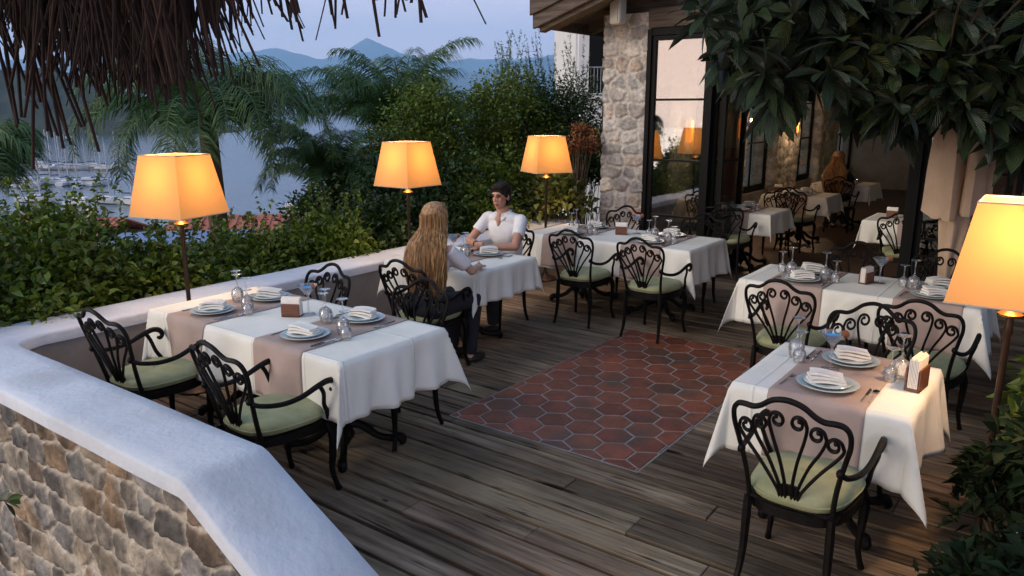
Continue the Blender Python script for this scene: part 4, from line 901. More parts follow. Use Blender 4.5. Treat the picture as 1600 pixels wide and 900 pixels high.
fill_sconce(-4.88, 10.85, 1.72, 'added orange fill lamp on the first stone pier inside'); fill_sconce(-4.88, 12.95, 1.72, 'added orange fill lamp on the second stone pier inside'); fill_sconce(-4.88, 16.0, 1.72, 'added orange fill lamp on the third stone pier inside')

# ---- closed beige parasol
pr = thing('closed_parasol', 'closed beige canvas parasol with folded hanging panels beside the glass front', 'parasol', W(-.86, 7.62), ANG)
b = MB(); b.tube([(0, 0, 0), (0, 0, 2.75)], .024, 10); b.build('pole', M['darkwood'], pr)
b = MB(); b.box(-.25, .25, -.25, .25, 0, .08); b.build('base', M['iron'], pr, smooth=False, bevel=.02)
for k in range(6):
    a = k * math.pi / 3 + .3; c, s = math.cos(a), math.sin(a); rsx = random.Random(k); L0 = 1.18 + rsx.uniform(-.06, .06)
    b = MB(); V = []; n, m_ = 14, 14
    for i in range(n + 1):
        t_ = i / n; z = 2.68 - (2.68 - L0) * t_; R_ = .045 + .11 * math.sin(min(1, t_ * 1.1) * math.pi * .62) ; rw = .035 + .060 * t_
        for j in range(m_):
            q = 2 * math.pi * j / m_; V.append((c * R_ + rw * math.cos(q) * (1 + .25 * math.cos(3 * q + k)), s * R_ + rw * math.sin(q) * (1 + .25 * math.cos(3 * q + k)), z + .03 * math.cos(q * 2) * t_))
    b.add(V, [(i * m_ + j, i * m_ + (j + 1) % m_, (i + 1) * m_ + (j + 1) % m_, (i + 1) * m_ + j) for i in range(n) for j in range(m_)]); b.build('canvas_fold', M['beige'], pr)
b = MB(); V = []; n, m_ = 16, 40
for i in range(n + 1):
    t_ = i / n; z = 1.45 - .93 * t_; rw = .09 - .02 * t_ + .015 * math.sin(t_ * 5)
    for j in range(m_): q = 2 * math.pi * j / m_; r_ = rw * (1 + .28 * math.cos(5 * q + t_ * 1.5)); V.append((r_ * math.cos(q), r_ * math.sin(q), z + .04 * t_ * math.cos(5 * q)))
b.add(V, [(i * m_ + j, i * m_ + (j + 1) % m_, (i + 1) * m_ + (j + 1) % m_, (i + 1) * m_ + j) for i in range(n) for j in range(m_)]); b.build('wrapped_canvas', M['beige'], pr)

# ================================================================== PEOPLE
def capsule(b, p, q, r0, r1, n=14, flat=1.0):
    p, q = Vector(p), Vector(q); b.tube([p, p.lerp(q, .33), p.lerp(q, .66), q], [r0, r0 + (r1 - r0) * .33, r0 + (r1 - r0) * .66, r1], n, flat=flat); b.ell(p, r0, r0, r0, 12, 8); b.ell(q, r1, r1, r1, 12, 8)
def remesh(b, name, mtl, parent, vox, it=6):
    o = b.build(name, mtl, parent, smooth=True); m = o.modifiers.new('r', 'REMESH'); m.mode = 'VOXEL'; m.voxel_size = vox; m.use_smooth_shade = True; s = o.modifiers.new('s', 'SMOOTH'); s.iterations = it; s.factor = .5; return o
M['skinM'] = mat('tanned_skin', (.40, .20, .13), (.46, .24, .155), 12, rough=.5, sub=.1); M['skinW'] = mat('fair_skin', (.52, .31, .22), (.58, .36, .26), 12, rough=.5)
M['hairB'] = mat('blonde_hair', (.17, .085, .030), (.50, .30, .13), 20, rough=.55, stretch=(3, 3, .12), bump=.6, bscale=40, island=.25); M['hairD'] = mat('dark_hair', (.010, .007, .005), (.03, .02, .015), 40, rough=.8, bump=.8, stretch=(1, 1, .4), spec=.15)
M['polo'] = mat('white_polo', (.66, .65, .65), (.74, .73, .73), 9, rough=.9, bump=1.0, bscale=13); M['pants'] = mat('dark_trousers', (.012, .012, .016), (.02, .02, .025), 10, rough=.9); M['pink'] = mat('pink_dress', (.50, .24, .24), (.58, .30, .29), 6, rough=.9, bump=.4); M['shoe'] = mat('dark_shoe', (.02, .015, .012), rough=.5)
M['eyew'] = mat('eye_white', (.06, .035, .028), rough=.6); M['eyed'] = mat('eye_iris', (.015, .01, .008), rough=.2); M['lip'] = mat('lip', (.32, .10, .08), rough=.5); M['brow'] = M['hairD']
def head(b, c, R_, s=1.0):    # head lump set for the remesh; c = centre, R_ = rotation matrix
    def e(p, rx, ry, rz, n=16, m=12): b.ell(Vector(c) + R_ @ (Vector(p) * s), rx * s, ry * s, rz * s, n, m, rot=R_)
    e((0, -.015, .03), .076, .094, .090); e((0, .02, -.045), .060, .066, .062); e((0, .050, -.082), .036, .028, .024)
    e((0, .072, .035), .052, .022, .022); e((.034, .060, -.018), .019, .018, .018); e((-.034, .060, -.018), .019, .018, .018)
    b.tube([Vector(c) + R_ @ (Vector(p) * s) for p in ((0, .086, .022), (0, .100, -.004), (0, .112, -.020), (0, .096, -.032))], [.009 * s, .011 * s, .015 * s, .010 * s], 8)
    e((0, .080, -.052), .022, .014, .012); e((0, .076, -.066), .018, .012, .010)
    for sg in (-1, 1): e((sg * .078, -.008, -.008), .010, .020, .032)
def hand(b, w_, d, side, curl=.5, n=(0, 0, 1)):   # wrist, direction of the fingers, thumb side
    w_ = Vector(w_); d = Vector(d).normalized(); n = Vector(n); sd_ = d.cross(n).normalized() * side; n = sd_.cross(d).normalized() * (1 if side > 0 else 1)
    n = Vector((0, 0, 1)) if abs(n.z) < .2 else n
    if n.z < 0: n = -n
    b.tube([w_, w_ + d * .03, w_ + d * .085], [.024, .034, .036], 12, flat=1.0 if False else .5)
    for i, (o_, L_) in enumerate(((.028, .070), (.010, .080), (-.009, .075), (-.027, .058))):
        p0 = w_ + d * .080 + sd_ * o_; p1 = p0 + d * L_ * .48 - n * .008; p2 = p1 + d * L_ * .30 - n * L_ * curl * .5; p3 = p2 + d * L_ * .16 - n * L_ * curl * .45
        b.tube([w_ + d * .05 + sd_ * o_ * .8, p0, p1, p2, p3], [.0095, .0095, .0088, .008, .0062], 7)
    b.tube([w_ + d * .02 + sd_ * .02, w_ + d * .045 + sd_ * .045, w_ + d * .075 + sd_ * .055 - n * .006, w_ + d * .098 + sd_ * .048 - n * .014], [.013, .0115, .0098, .0075], 7)
def man(u, v, face, label):
    t = thing('person', label, 'person', W(u, v, 0), ANG + (0 if face > 0 else math.pi))
    b = MB(); hip = (0, -.10, .54); ch_ = (0, .00, .98); 
    b.ell((0, -.08, .56), .165, .13, .11); b.ell((0, -.055, .72), .145, .10, .15); b.ell((0, -.01, .92), .175, .108, .17); b.ell((0, .005, 1.035), .165, .085, .07)
    b.tube([(0, .0, 1.03), (0, .02, 1.09), (0, .04, 1.15)], [.078, .064, .060], 14)
    b.ell((0, .074, 1.045), .030, .042, .060); b.tube([(0, .06, 1.08), (0, .088, 1.02), (0, .106, .965)], [.04, .032, .012], 10)
    SH = [(-.198, .0, 1.03), (.198, .0, 1.03)]; EL = [(-.272, .20, .815), (.275, .19, .815)]; WR = [(-.06, .385, .805), (.02, .40, .83)]
    for i in (0, 1):
        capsule(b, SH[i], EL[i], .046, .040); capsule(b, EL[i], WR[i], .042, .027)
        hand(b, WR[i], (Vector((.10 if i == 0 else -.12, .02, -.002))), -1 if i == 0 else 1, .5)
    for sg in (-1, 1):
        capsule(b, (sg * .09, -.06, .54), (sg * .14, .38, .53), .085, .058); capsule(b, (sg * .14, .38, .53), (sg * .13, .36, .10), .058, .038); capsule(b, (sg * .13, .34, .06), (sg * .15, .50, .04), .038, .030)
    RH = Matrix.Rotation(.10, 3, 'Z') @ Matrix.Rotation(-.10, 3, 'X'); hc = Vector((0, .065, 1.245)); head(b, hc, RH, 1.0)
    bd = remesh(b, 'body', M['skinM'], t, .0062, 5)
    c = MB(); c.ell((0, -.07, .60), .178, .140, .12, 20, 12); c.ell((0, -.05, .74), .160, .116, .17, 20, 12); c.ell((0, -.008, .915), .185, .122, .175, 20, 12); c.ell((0, .0, 1.03), .178, .095, .075, 20, 12)
    for i in (0, 1):
        s_, e_ = Vector(SH[i]), Vector(EL[i]); c.tube([s_ + (s_ - e_) * .02, s_.lerp(e_, .3), s_.lerp(e_, .60)], [.060, .060, .060], 14); c.ell(s_ + Vector((.012 if i == 0 else -.012, 0, .002)), .060, .060, .054, 14, 10)
    c.tube([(0, .0, 1.045), (0, .008, 1.075)], [.085, .076], 16); remesh(c, 'polo_shirt', M['polo'], t, .010, 4)
    c = MB(); V = []; 
    for i in range(25):
        a = math.pi * .5 + .30 + (2 * math.pi - .60) * i / 24; r1, r2 = .066, .082; cx, sx = math.cos(a), math.sin(a)
        V += [(r1 * cx, .018 + r1 * sx, 1.112 - .028 * max(0, sx)), (r2 * cx * 1.12, .014 + r2 * 1.1 * sx, 1.068 - .045 * max(0, sx)), (r2 * cx * 1.08, .014 + r2 * 1.05 * sx, 1.060 - .045 * max(0, sx))]
    c.add(V, [(3 * i + j, 3 * i + 3 + j, 3 * i + 4 + j, 3 * i + 1 + j) for i in range(24) for j in range(2)]); o = c.build('collar', M['polo'], t); m = o.modifiers.new('s', 'SOLIDIFY'); m.thickness = .006
    c = MB(); c.ell((0, -.085, .55), .18, .15, .12, 20, 12)
    for sg in (-1, 1): capsule(c, (sg * .09, -.06, .54), (sg * .14, .38, .53), .098, .070); capsule(c, (sg * .14, .38, .53), (sg * .13, .36, .12), .072, .058)
    remesh(c, 'trousers', M['pants'], t, .014, 4)
    for sg in (-1, 1):
        c = MB(); c.add([(sg * .064, .030, 1.104), (sg * .044, .078, 1.082), (sg * .026, .106, 1.048), (sg * .058, .106, 1.026), (sg * .086, .062, 1.066)], [(0, 1, 2, 3, 4) if sg > 0 else (4, 3, 2, 1, 0)]); o = c.build('collar_flap', M['polo'], t); m = o.modifiers.new('s', 'SOLIDIFY'); m.thickness = .007; m.offset = 0
    for sg in (-1, 1): c = MB(); c.ell((sg * .145, .43, .045), .048, .13, .042, 14, 8); c.build('shoe', M['shoe'], t)
    def hp(p): return hc + RH @ Vector(p)
    c = MB()
    c.ell(hp((0, -.024, .052)), .086, .104, .084, 22, 14, rot=RH); c.ell(hp((.022, .050, .092)), .050, .040, .026, 14, 8, rot=RH); c.ell(hp((-.026, .030, .098)), .050, .054, .028, 14, 8, rot=RH); c.ell(hp((0, -.055, -.02)), .078, .07, .085, 16, 10, rot=RH)
    for sg in (-1, 1): c.ell(hp((sg * .076, .012, .028)), .012, .026, .042, 8, 6, rot=RH)
    hr = remesh(c, 'hair', M['hairD'], t, .008, 3)
    for sg in (-1, 1):
        c = MB(); c.ell(hp((sg * .030, .0755, .012)), .0105, .006, .0048, 10, 8, rot=RH); ey = c.build('eye', M['eyew'], t); c = MB(); c.ell(hp((sg * .030, .0800, .012)), .0052, .004, .0048, 8, 6, rot=RH); c.build('iris', M['eyed'], ey)
        c = MB(); c.tube([hp((sg * .012, .094, .030)), hp((sg * .030, .094, .036)), hp((sg * .050, .080, .030))], [.0035, .0048, .002], 6); c.build('eyebrow', M['brow'], t)
    c = MB(); c.tube([hp((-.022, .088, -.056)), hp((-.008, .0955, -.054)), hp((.008, .0955, -.054)), hp((.022, .088, -.056))], [.002, .0045, .0045, .002], 6); c.tube([hp((-.018, .087, -.062)), hp((0, .093, -.064)), hp((.018, .087, -.062))], [.002, .0055, .002], 6); c.build('lips', M['lip'], t)
    c = MB(); c.lathe([(.030, -.012), (.033, -.012), (.033, .012), (.030, .012)], 16); Mx = Vector(WR[1]) - Vector(EL[1]); q = Mx.to_track_quat('Z', 'Y').to_matrix().to_4x4(); q.translation = Vector(EL[1]).lerp(Vector(WR[1]), .93); c.xf(q); c.build('wristwatch', M['shoe'], t)
    return t
def woman(u, v, face, label, top='polo', hair='hairB', sc=1.0, long=True, rj=0):
    t = thing('person', label, 'person', W(u, v, 0), ANG + (0 if face > 0 else math.pi) + rj); t.scale = (sc,) * 3
    b = MB(); b.ell((0, -.08, .56), .170, .13, .11); b.ell((0, -.06, .72), .125, .09, .15); b.ell((0, -.03, .90), .150, .098, .16); b.ell((0, -.01, 1.00), .145, .075, .06); b.tube([(0, -.01, 1.0), (0, .01, 1.06), (0, .03, 1.12)], [.06, .047, .045], 14)
    SH = [(-.165, -.01, .995), (.165, -.01, .995)]; EL = [(-.22, .17, .81), (.235, .17, .82)]; WR = [(-.10, .36, .80), (.13, .385, .80)]
    for i in (0, 1):
        capsule(b, SH[i], EL[i], .045, .034); capsule(b, EL[i], WR[i], .036, .022); hand(b, WR[i], Vector((.07 if i == 0 else -.06, .08, 0)), -1 if i == 0 else 1, .4)
    for sg in (-1, 1): capsule(b, (sg * .09, -.06, .54), (sg * .11, .36, .54), .082, .055); capsule(b, (sg * .11, .36, .54), (sg * .10, .30, .10), .052, .034); capsule(b, (sg * .10, .30, .05), (sg * .11, .43, .03), .030, .022)
    RH = Matrix.Rotation(-.08, 3, 'Z') @ Matrix.Rotation(-.06, 3, 'X'); hc = Vector((0, .045, 1.21)); head(b, hc, RH, .96); remesh(b, 'body', M['skinW'], t, .0065, 5)
    c = MB(); c.ell((0, -.06, .72), .142, .108, .17, 18, 12); c.ell((0, -.03, .90), .166, .115, .165, 18, 12); c.ell((0, -.012, .985), .155, .088, .06, 18, 10)
    for i in (0, 1): s_, e_ = Vector(SH[i]), Vector(EL[i]); c.tube([s_ + (s_ - e_) * .05, s_.lerp(e_, .4), s_.lerp(e_, .75)], [.056, .060, .058], 12)
    remesh(c, 'blouse', M[top], t, .010, 4)
    c = MB(); c.ell((0, -.085, .56), .185, .155, .13, 18, 12)
    for sg in (-1, 1): capsule(c, (sg * .08, -.06, .55), (sg * .10, .36, .55), .098, .075)
    for sg in (-1, 1): capsule(c, (sg * .10, .36, .54), (sg * .10, .31, .12), .072, .055)
    remesh(c, 'trousers', M['pants'], t, .014, 4)
    for sg in (-1, 1): c = MB(); c.ell((sg * .108, .37, .035), .042, .115, .036, 14, 8); c.build('shoe', M['shoe'], t)
    # hair: an under-volume with many fine locks laid over it
    rs = random.Random(5); c = MB()
    def hp(p): return hc + RH @ Vector(p)
    c.ell(hp((0, -.030, .054)), .096, .110, .093, 22, 14, rot=RH)
    if long:
        for k in range(800):
            a = math.pi + math.pi * (rs.uniform(-.08, 1.08)); side = math.cos(a); back = math.sin(a)
            top_ = hp((side * .050 * rs.uniform(.05, 1), .035 * rs.uniform(-1, 1) + back * .03, .134 + rs.uniform(-.006, .006))); w1 = rs.uniform(.93, 1.06)
            p1 = hp((side * .098 * w1, -.025 + back * .104 * w1, .050)); p2 = hp((side * .110 * w1, -.03 + back * .105 * w1, -.06))
            ln = rs.uniform(.72, .80) if rs.random() < .8 else rs.uniform(.60, .74); bb = rs.uniform(-.02, .02)
            p3 = Vector((side * (.160 + bb) * w1, -.075 + back * .085 * w1, 1.03)); p4 = Vector((side * (.180 + bb), -.10 + back * .070 + rs.uniform(-.02, .02), .90)); p5 = Vector((side * (.165 + bb) + rs.uniform(-.015, .015), -.10 + back * .07 + rs.uniform(-.02, .02), 1.54 - ln - .02))
            p6 = Vector((side * .13 + rs.uniform(-.02, .02), -.10 + back * .055, 1.50 - ln - .09)); pp = cr([top_, p1, p2, p3, p4, p5, p6], 5); f1, f2, am = rs.uniform(0, 6), rs.uniform(9, 16), rs.uniform(.001, .006); pp = [q + Vector((math.sin(f1 + f2 * .06 * n), math.cos(f1 * 2 + f2 * .05 * n), 0)) * am * min(1, n / 12) for n, q in enumerate(pp)]; c.tube(pp, [.003, .0048, .0052, .0052, .0048, .0035, .0008], 4, flat=.6)
    c.build('hair', M[hair], t); return t
man(-4.40, 5.83, -1, 'dark haired man in a white polo shirt leaning his forearms on the table')
woman(-3.98, 4.36, 1, 'woman with very long blonde hair seen from behind, seated across from the man')
woman(-3.4, 13.92, 1, 'blonde guest in dark clothes seated deep inside the room, seen from behind', top='pants', hair='hairB', rj=-.1)
# ================================================================== VEGETATION
def leaves(P, D, L, Wd, droop=.25, nrm=None, rs=None, segs=2):   # arrays: positions, directions, lengths, widths -> folded leaf meshes
    n = len(P); rs = rs or np.random; up = rs.normal(0, 1, (n, 3)) * .6 + np.array([0, 0, 1.0]); side = np.cross(D, up); side /= np.linalg.norm(side, axis=1)[:, None] + 1e-9
    nr = np.cross(side, D); L = L[:, None]; Wd = Wd[:, None]; dz = np.array([0, 0, -1.0])
    if segs == 2:
        base = P; mid = P + D * L * .45 + nr * L * .04 ; tip = P + D * L + dz * L * droop; a = mid + side * Wd * .5 + nr * Wd * .14; b = mid - side * Wd * .5 + nr * Wd * .14
        V = np.stack([base, a, tip, b], 1).reshape(-1, 3); i = np.arange(n)[:, None] * 4; F = np.concatenate([i + np.array([0, 1, 2]), i + np.array([0, 2, 3])]); return V, F
    rows = []; ts = np.linspace(0, 1, segs + 1)
    for t in ts:
        wv = np.sin(np.pi * t ** 1.25) if 0 < t < 1 else .04; c = P + D * L * t + dz * L * droop * t * t; rows += [c + side * Wd * .5 * wv + nr * Wd * .12 * wv, c, c - side * Wd * .5 * wv + nr * Wd * .12 * wv]
    V = np.stack(rows, 1).reshape(-1, 3); k = 3 * (segs + 1); i = np.arange(n)[:, None] * k; F = []
    for s in range(segs):
        for c in range(2): F.append(i + np.array([3 * s + c, 3 * s + c + 1, 3 * s + c + 4, 3 * s + c + 3]))
    return V, np.concatenate(F)
def unit(a): return a / (np.linalg.norm(a, axis=1)[:, None] + 1e-9)
def bush(name, label, cat, c, rad, nleaf, ll, lw, mtl, group=None, seed=0, clumps=26, base=None, gap=.6, plumes=0, sp=.16, stemr=.012, shoots=0):
    rs = np.random.RandomState(seed); c = np.array(c); rad = np.array(rad); z0 = base if base is not None else c[2] - rad[2]
    t = thing(name, label, cat, (c[0], c[1], z0), group=group); org = np.array([c[0], c[1], z0])
    d = unit(rs.normal(0, 1, (clumps, 3))); d[:, 2] = np.abs(d[:, 2]) * 1.0 - .25; cc = c + d * rad * (rs.uniform(.45, 1.0, (clumps, 1)) ** .6)
    cr_r = rs.uniform(.7, 1.3, clumps) * sp * rad.mean() * 2.0
    # twigs from the base to each clump
    b = MB()
    for k in range(clumps):
        p0 = np.array([rs.normal(0, .08), rs.normal(0, .08), 0]); p1 = cc[k] - org; m = (p0 + p1) / 2 + np.array([0, 0, .1 * rad[2]]); b.tube(cr([p0, m, p1], 4), [stemr, stemr * .6, stemr * .25], 5)
    b.build('stem', M['bark'], t)
    ci = rs.choice(clumps, nleaf, p=cr_r ** 2 / (cr_r ** 2).sum()); off = unit(rs.normal(0, 1, (nleaf, 3))) * (rs.uniform(0, 1, (nleaf, 1)) ** .5) * cr_r[ci][:, None] * np.array([1.2, 1.2, .9])
    P = cc[ci] + off; D = unit(off + rs.normal(0, .5, (nleaf, 3)) * cr_r[ci][:, None] + np.array([0, 0, .35]) * cr_r[ci][:, None])
    L = ll * rs.uniform(.6, 1.25, nleaf); Wd = lw * rs.uniform(.7, 1.2, nleaf)
    for k in range(shoots):
        a = rs.uniform(0, 6.28); r = rs.uniform(.1, .95); p0 = c + rad * np.array([r * math.cos(a), r * math.sin(a), .55]); lean = unit(np.array([[rs.normal(0, .35), rs.normal(0, .3), 1]]))[0]; H = rs.uniform(.25, .6); m = 26
        q = rs.uniform(0, 1, m)[:, None]; P = np.concatenate([P, p0 + lean * H * q]); D = np.concatenate([D, unit(rs.normal(0, 1, (m, 3)) + lean * .5)]); L = np.concatenate([L, ll * rs.uniform(.6, 1.1, m) * (1.1 - .5 * q[:, 0])]); Wd = np.concatenate([Wd, lw * rs.uniform(.6, 1.1, m)])
    if plumes:
        for k in range(plumes):
            a = rs.uniform(0, 6.28); r = rs.uniform(0, .8); p0 = c + rad * np.array([r * math.cos(a), r * math.sin(a), .55]); lean = np.array([rs.normal(-.1, .22), rs.normal(0, .2), 1]); H = rs.uniform(.45, 1.05)
            q = rs.uniform(0, 1, 130)[:, None]; pp = p0 + lean * H * q; dd = unit(rs.normal(0, 1, (130, 3)) * .6 + lean * .9); P = np.concatenate([P, pp]); D = np.concatenate([D, dd]); L = np.concatenate([L, rs.uniform(.03, .075, 130) * (1.2 - q[:, 0] * .6)]); Wd = np.concatenate([Wd, rs.uniform(.007, .014, 130)])
    V, F = leaves(P - org, D, L, Wd, .2, rs=rs); npmesh('foliage', V, F, mtl, t); return t
# hedge along the outside of the parapet (each shrub its own)
GH = 'shrubs of the hedge outside the parapet'
names = ['at the left picture edge', 'second from the left picture edge', 'third from the left picture edge', 'left of the leftmost lamp', 'directly behind the leftmost lamp pole', 'just right of the leftmost lamp pole', 'behind the upturned glasses of the nearest wall table', 'behind the scroll chair of the nearest wall table', 'left of the blonde woman', 'behind the blonde woman', 'behind the couple', 'behind the man']
specs = [(-6.35, 1.55, .95, 'leafB'), (-6.4, 2.25, .80, 'leafA'), (-6.75, 2.75, .92, 'leafA'), (-6.35, 3.25, .62, 'leafA'), (-6.45, 3.9, .48, 'leafA'), (-6.7, 4.6, .50, 'leafA'), (-6.35, 5.3, .62, 'leafA'), (-6.5, 6.0, .70, 'leafB'), (-6.6, 6.75, .92, 'leafB'), (-6.45, 7.5, 1.0, 'leafB'), (-6.5, 8.2, 1.05, 'leafA'), (-6.4, 8.9, 1.15, 'leafA')]
for i, ((u, v, h, mk), nm) in enumerate(zip(specs, names)):
    p = W(u, v, 0); ztop = h + .32; zc = ztop - .55
    bush('hedge_shrub', 'leafy hedge shrub outside the parapet, ' + nm, 'shrub', (p.x, p.y, zc), (.62, .52, .62), 5200, .085, .046, M[mk], GH, seed=100 + i, clumps=44, base=-1.4, sp=.17, shoots=26)
# second lower row fills down the slope
for i in range(7):
    p = W(-7.5 - (i % 2) * .5, 1.3 + i * 1.15, 0); bush('hedge_shrub', 'darker shrub in the row behind the hedge, %s from the left' % ['first', 'second', 'third', 'fourth', 'fifth', 'sixth', 'seventh'][i], 'shrub', (p.x, p.y, -.25 + (.35 if i > 4 else 0)), (.85, .8, .75), 4200, .09, .045, M['leafB'], 'shrubs of the second hedge row', seed=200 + i, clumps=36, base=-2.2, sp=.20)
def sh(px, py, Y, rad, n, ll, lw, mk, label, seed, **k): p = atY(px, py, Y); return bush('garden_shrub', label, 'shrub', (p.x, p.y, p.z), rad, n, ll, lw, M[mk], 'shrubs and trees behind the parapet', seed=seed, **k)
sh(655, 230, 10.6, (.62, .6, 1.15), 10000, .06, .034, 'leafA', 'upright clipped shrub with small leaves behind the second lamp', 301, clumps=60, base=-1.5, sp=.17)
sh(560, 330, 10.2, (.8, .6, .75), 6500, .08, .035, 'leafB', 'dark shrub mass between the palms, left of the second lamp', 302, clumps=40, base=-1.5, sp=.19)
sh(850, 235, 12.2, (1.15, .9, 1.35), 17000, .07, .028, 'leafB', 'tall broad shrub behind the third lamp with upright feathery plumes', 303, clumps=85, base=-1.5, plumes=34, sp=.15)
sh(795, 205, 11.3, (.62, .5, 1.0), 7000, .065, .034, 'leafA', 'lighter green shrub at the left front of the tall plumed shrub', 304, clumps=45, base=-1.5, sp=.17, plumes=6)
sh(868, 318, 10.2, (.42, .3, .42), 900, .105, .075, 'leafY', 'yellow green broad leaved shrub lit by the third lamp', 305, clumps=22, base=-.6, sp=.24)
sh(745, 335, 9.7, (.5, .4, .55), 3000, .075, .04, 'leafA', 'bright green shrub right behind the man\'s head', 306, clumps=28, base=-1.2)
sh(905, 225, 10.3, (.24, .3, .30), 1300, .05, .03, 'leafO', 'dry orange flowering shrub between the third lamp and the stone pillar', 307, clumps=20, base=.4)
sh(915, 262, 11.4, (.42, .4, .8), 5200, .075, .035, 'leafB', 'dark shrub low behind the dry orange shrub, touching the stone pillar', 308, clumps=34, base=-1.3)
# palms
def palm(label, p, nf, L, seed, spread=1.0, trunk=2.2, droop=.9, mtl='leafP', ll=.50):
    rs = random.Random(seed); t = thing('palm_tree', label, 'palm tree', (p.x, p.y, p.z - trunk), group='palms behind the parapet')
    b = MB(); b.tube(cr([(0, 0, 0), (.03, .02, trunk * .5), (0, 0, trunk)], 5), [.14, .11, .10], 10); b.build('trunk', M['bark'], t)
    for k in range(nf):
        a = rs.uniform(0, 6.28) if k > nf * .8 else 2 * math.pi * k / (nf * .8); el = rs.uniform(.5, 1.52); l = L * rs.uniform(.75, 1.1); hd = Vector((math.cos(a), math.sin(a), 0)); P = []
        n = 14; pos = Vector((hd.x * .05, hd.y * .05, trunk)); e = el
        for i in range(n + 1): P.append(pos.copy()); pos = pos + (hd * math.cos(e) + Vector((0, 0, math.sin(e)))) * (l / n); e -= (droop + .25 * rs.random()) * 1.9 / n * (.35 + 2.1 * i / n)
        b = MB(); b.tube(P, [.012, .008, .003], 5); V = []; F = []
        sv = hd.cross(Vector((0, 0, 1)))
        for i in range(int(n * 7)):
            s = .12 + .88 * i / (n * 7); f = s * n; i0 = min(n - 1, int(f)); q = P[i0].lerp(P[i0 + 1], f - i0); tg = (P[i0 + 1] - P[i0]).normalized(); lf = ll * .85 * (1 - .75 * abs(s - .4) ** 1.3) * rs.uniform(.8, 1.1)
            for sg in (-1, 1):
                d = (sv * sg * .8 + tg * .75 + Vector((rs.uniform(-.25, .25), rs.uniform(-.25, .25), .15 + rs.uniform(-.45, .45)))).normalized(); wd = .0065
                p0, p1 = q, q + d * lf * .35; p2 = p1 + (d + Vector((0, 0, -.9))).normalized() * lf * .35; p3 = p2 + (d + Vector((0, 0, -1.5))).normalized() * lf * .3; wv = tg * wd
                m_ = len(V); V += [p0 - wv * .5, p0 + wv * .5, p1 - wv, p1 + wv, p2 - wv * .8, p2 + wv * .8, p3]; F += [(m_, m_ + 1, m_ + 3, m_ + 2), (m_ + 2, m_ + 3, m_ + 5, m_ + 4), (m_ + 4, m_ + 5, m_ + 6)]
        b.add(V, F); b.build('frond', M[mtl], t, smooth=False)
    return t
palm('big drooping palm right behind the leftmost lamp shade', atY(325, 205, 8.8), 36, 1.75, 1, droop=.95, trunk=3.4)
palm('palm with upright fan of fronds behind the second lamp', atY(630, 212, 12.5), 38, 1.9, 2, droop=.55, trunk=4)
palm('low dark palm between the two taller palms', atY(520, 300, 10.5), 30, 1.45, 3, droop=.8, trunk=2.8, ll=.36)
palm('palm with fronds showing between the second lamp and the tall shrub', atY(715, 275, 13), 18, 1.5, 4, droop=.8, trunk=3)
palm('dark palm fronds entering at the left picture edge', atY(-60, 275, 7.0), 18, .85, 5, droop=.9, trunk=2.2)

M['darkbark'] = mat('dark_bark', (.008, .006, .004), (.02, .014, .009), 14, rough=.95)
# loquat tree over the right hand tables
lt = thing('loquat_tree', 'dark large leaved loquat tree hanging over the right hand tables', 'tree', W(1.05, 5.5, 0), 0)
org = Vector(lt.location); rs = random.Random(9); nr = np.random.RandomState(9)
b = MB(); trunkP = [Vector((0, 0, -.1)), Vector((-.05, .1, 1.0)), Vector((-.2, .05, 1.9)), Vector((-.45, .1, 2.6))]; b.tube(cr(trunkP, 5), [.11, .09, .08, .06], 10); b.build('trunk', M['bark'], lt)
tips = []
def inpoly(px, py): 
    lim = np.interp(px, [1085, 1120, 1160, 1215, 1255, 1290, 1330, 1400, 1440, 1480, 1540, 1600, 1700], [20, 95, 170, 215, 160, 140, 185, 230, 200, 190, 215, 260, 290]); return py < lim
while len(tips) < 1050:
    px = rs.uniform(1090, 1760); py = rs.uniform(-150, 285) if rs.random() < .75 else rs.uniform(60, 285)
    if not inpoly(px, py + 30): continue
    Y = rs.uniform(4.3, 7.8)
    p = atY(px, py, Y)
    if p.z > 3.9: continue
    v_ = p.x * -sA + p.y * cA
    if v_ > 8.1: continue
    if rs.random() < .55 and px < 1270: continue
    tips.append(p - org)
hubs = [Vector((-.5, .2, 2.5)), Vector((-1.0, .6, 2.7)), Vector((-.9, -.5, 2.6)), Vector((-1.5, 1.2, 2.75)), Vector((-1.6, .2, 2.7)), Vector((-.3, 1.3, 2.6)), Vector((-.2, -.3, 2.6))]
b = MB()
for h in hubs: b.tube(cr([Vector((-.2, .05, 1.9)), (h + Vector((-.2, .05, 1.9))) / 2 + Vector((0, 0, .1)), h], 4), [.06, .04, .03], 7)
sub_ = [tips[i] for i in range(0, len(tips), 9)]
for q in sub_: h = min(hubs, key=lambda c: (c - q).length); m = (h + q) / 2 + Vector((rs.uniform(-.15, .15), rs.uniform(-.15, .15), .15)); b.tube(cr([h, m, q], 4), [.012, .008, .005], 5)
for p in tips:
    if any(p is q for q in sub_): continue
    h = min(sub_, key=lambda q: (q - p).length);  m = (h + p) / 2 + Vector((rs.uniform(-.03, .03), rs.uniform(-.03, .03), .03)); b.tube(cr([h, m, p], 3), [.004, .003, .002], 4)
b.build('branch', M['darkbark'], lt)
P = []; D = []; Ls = []; Ws = []
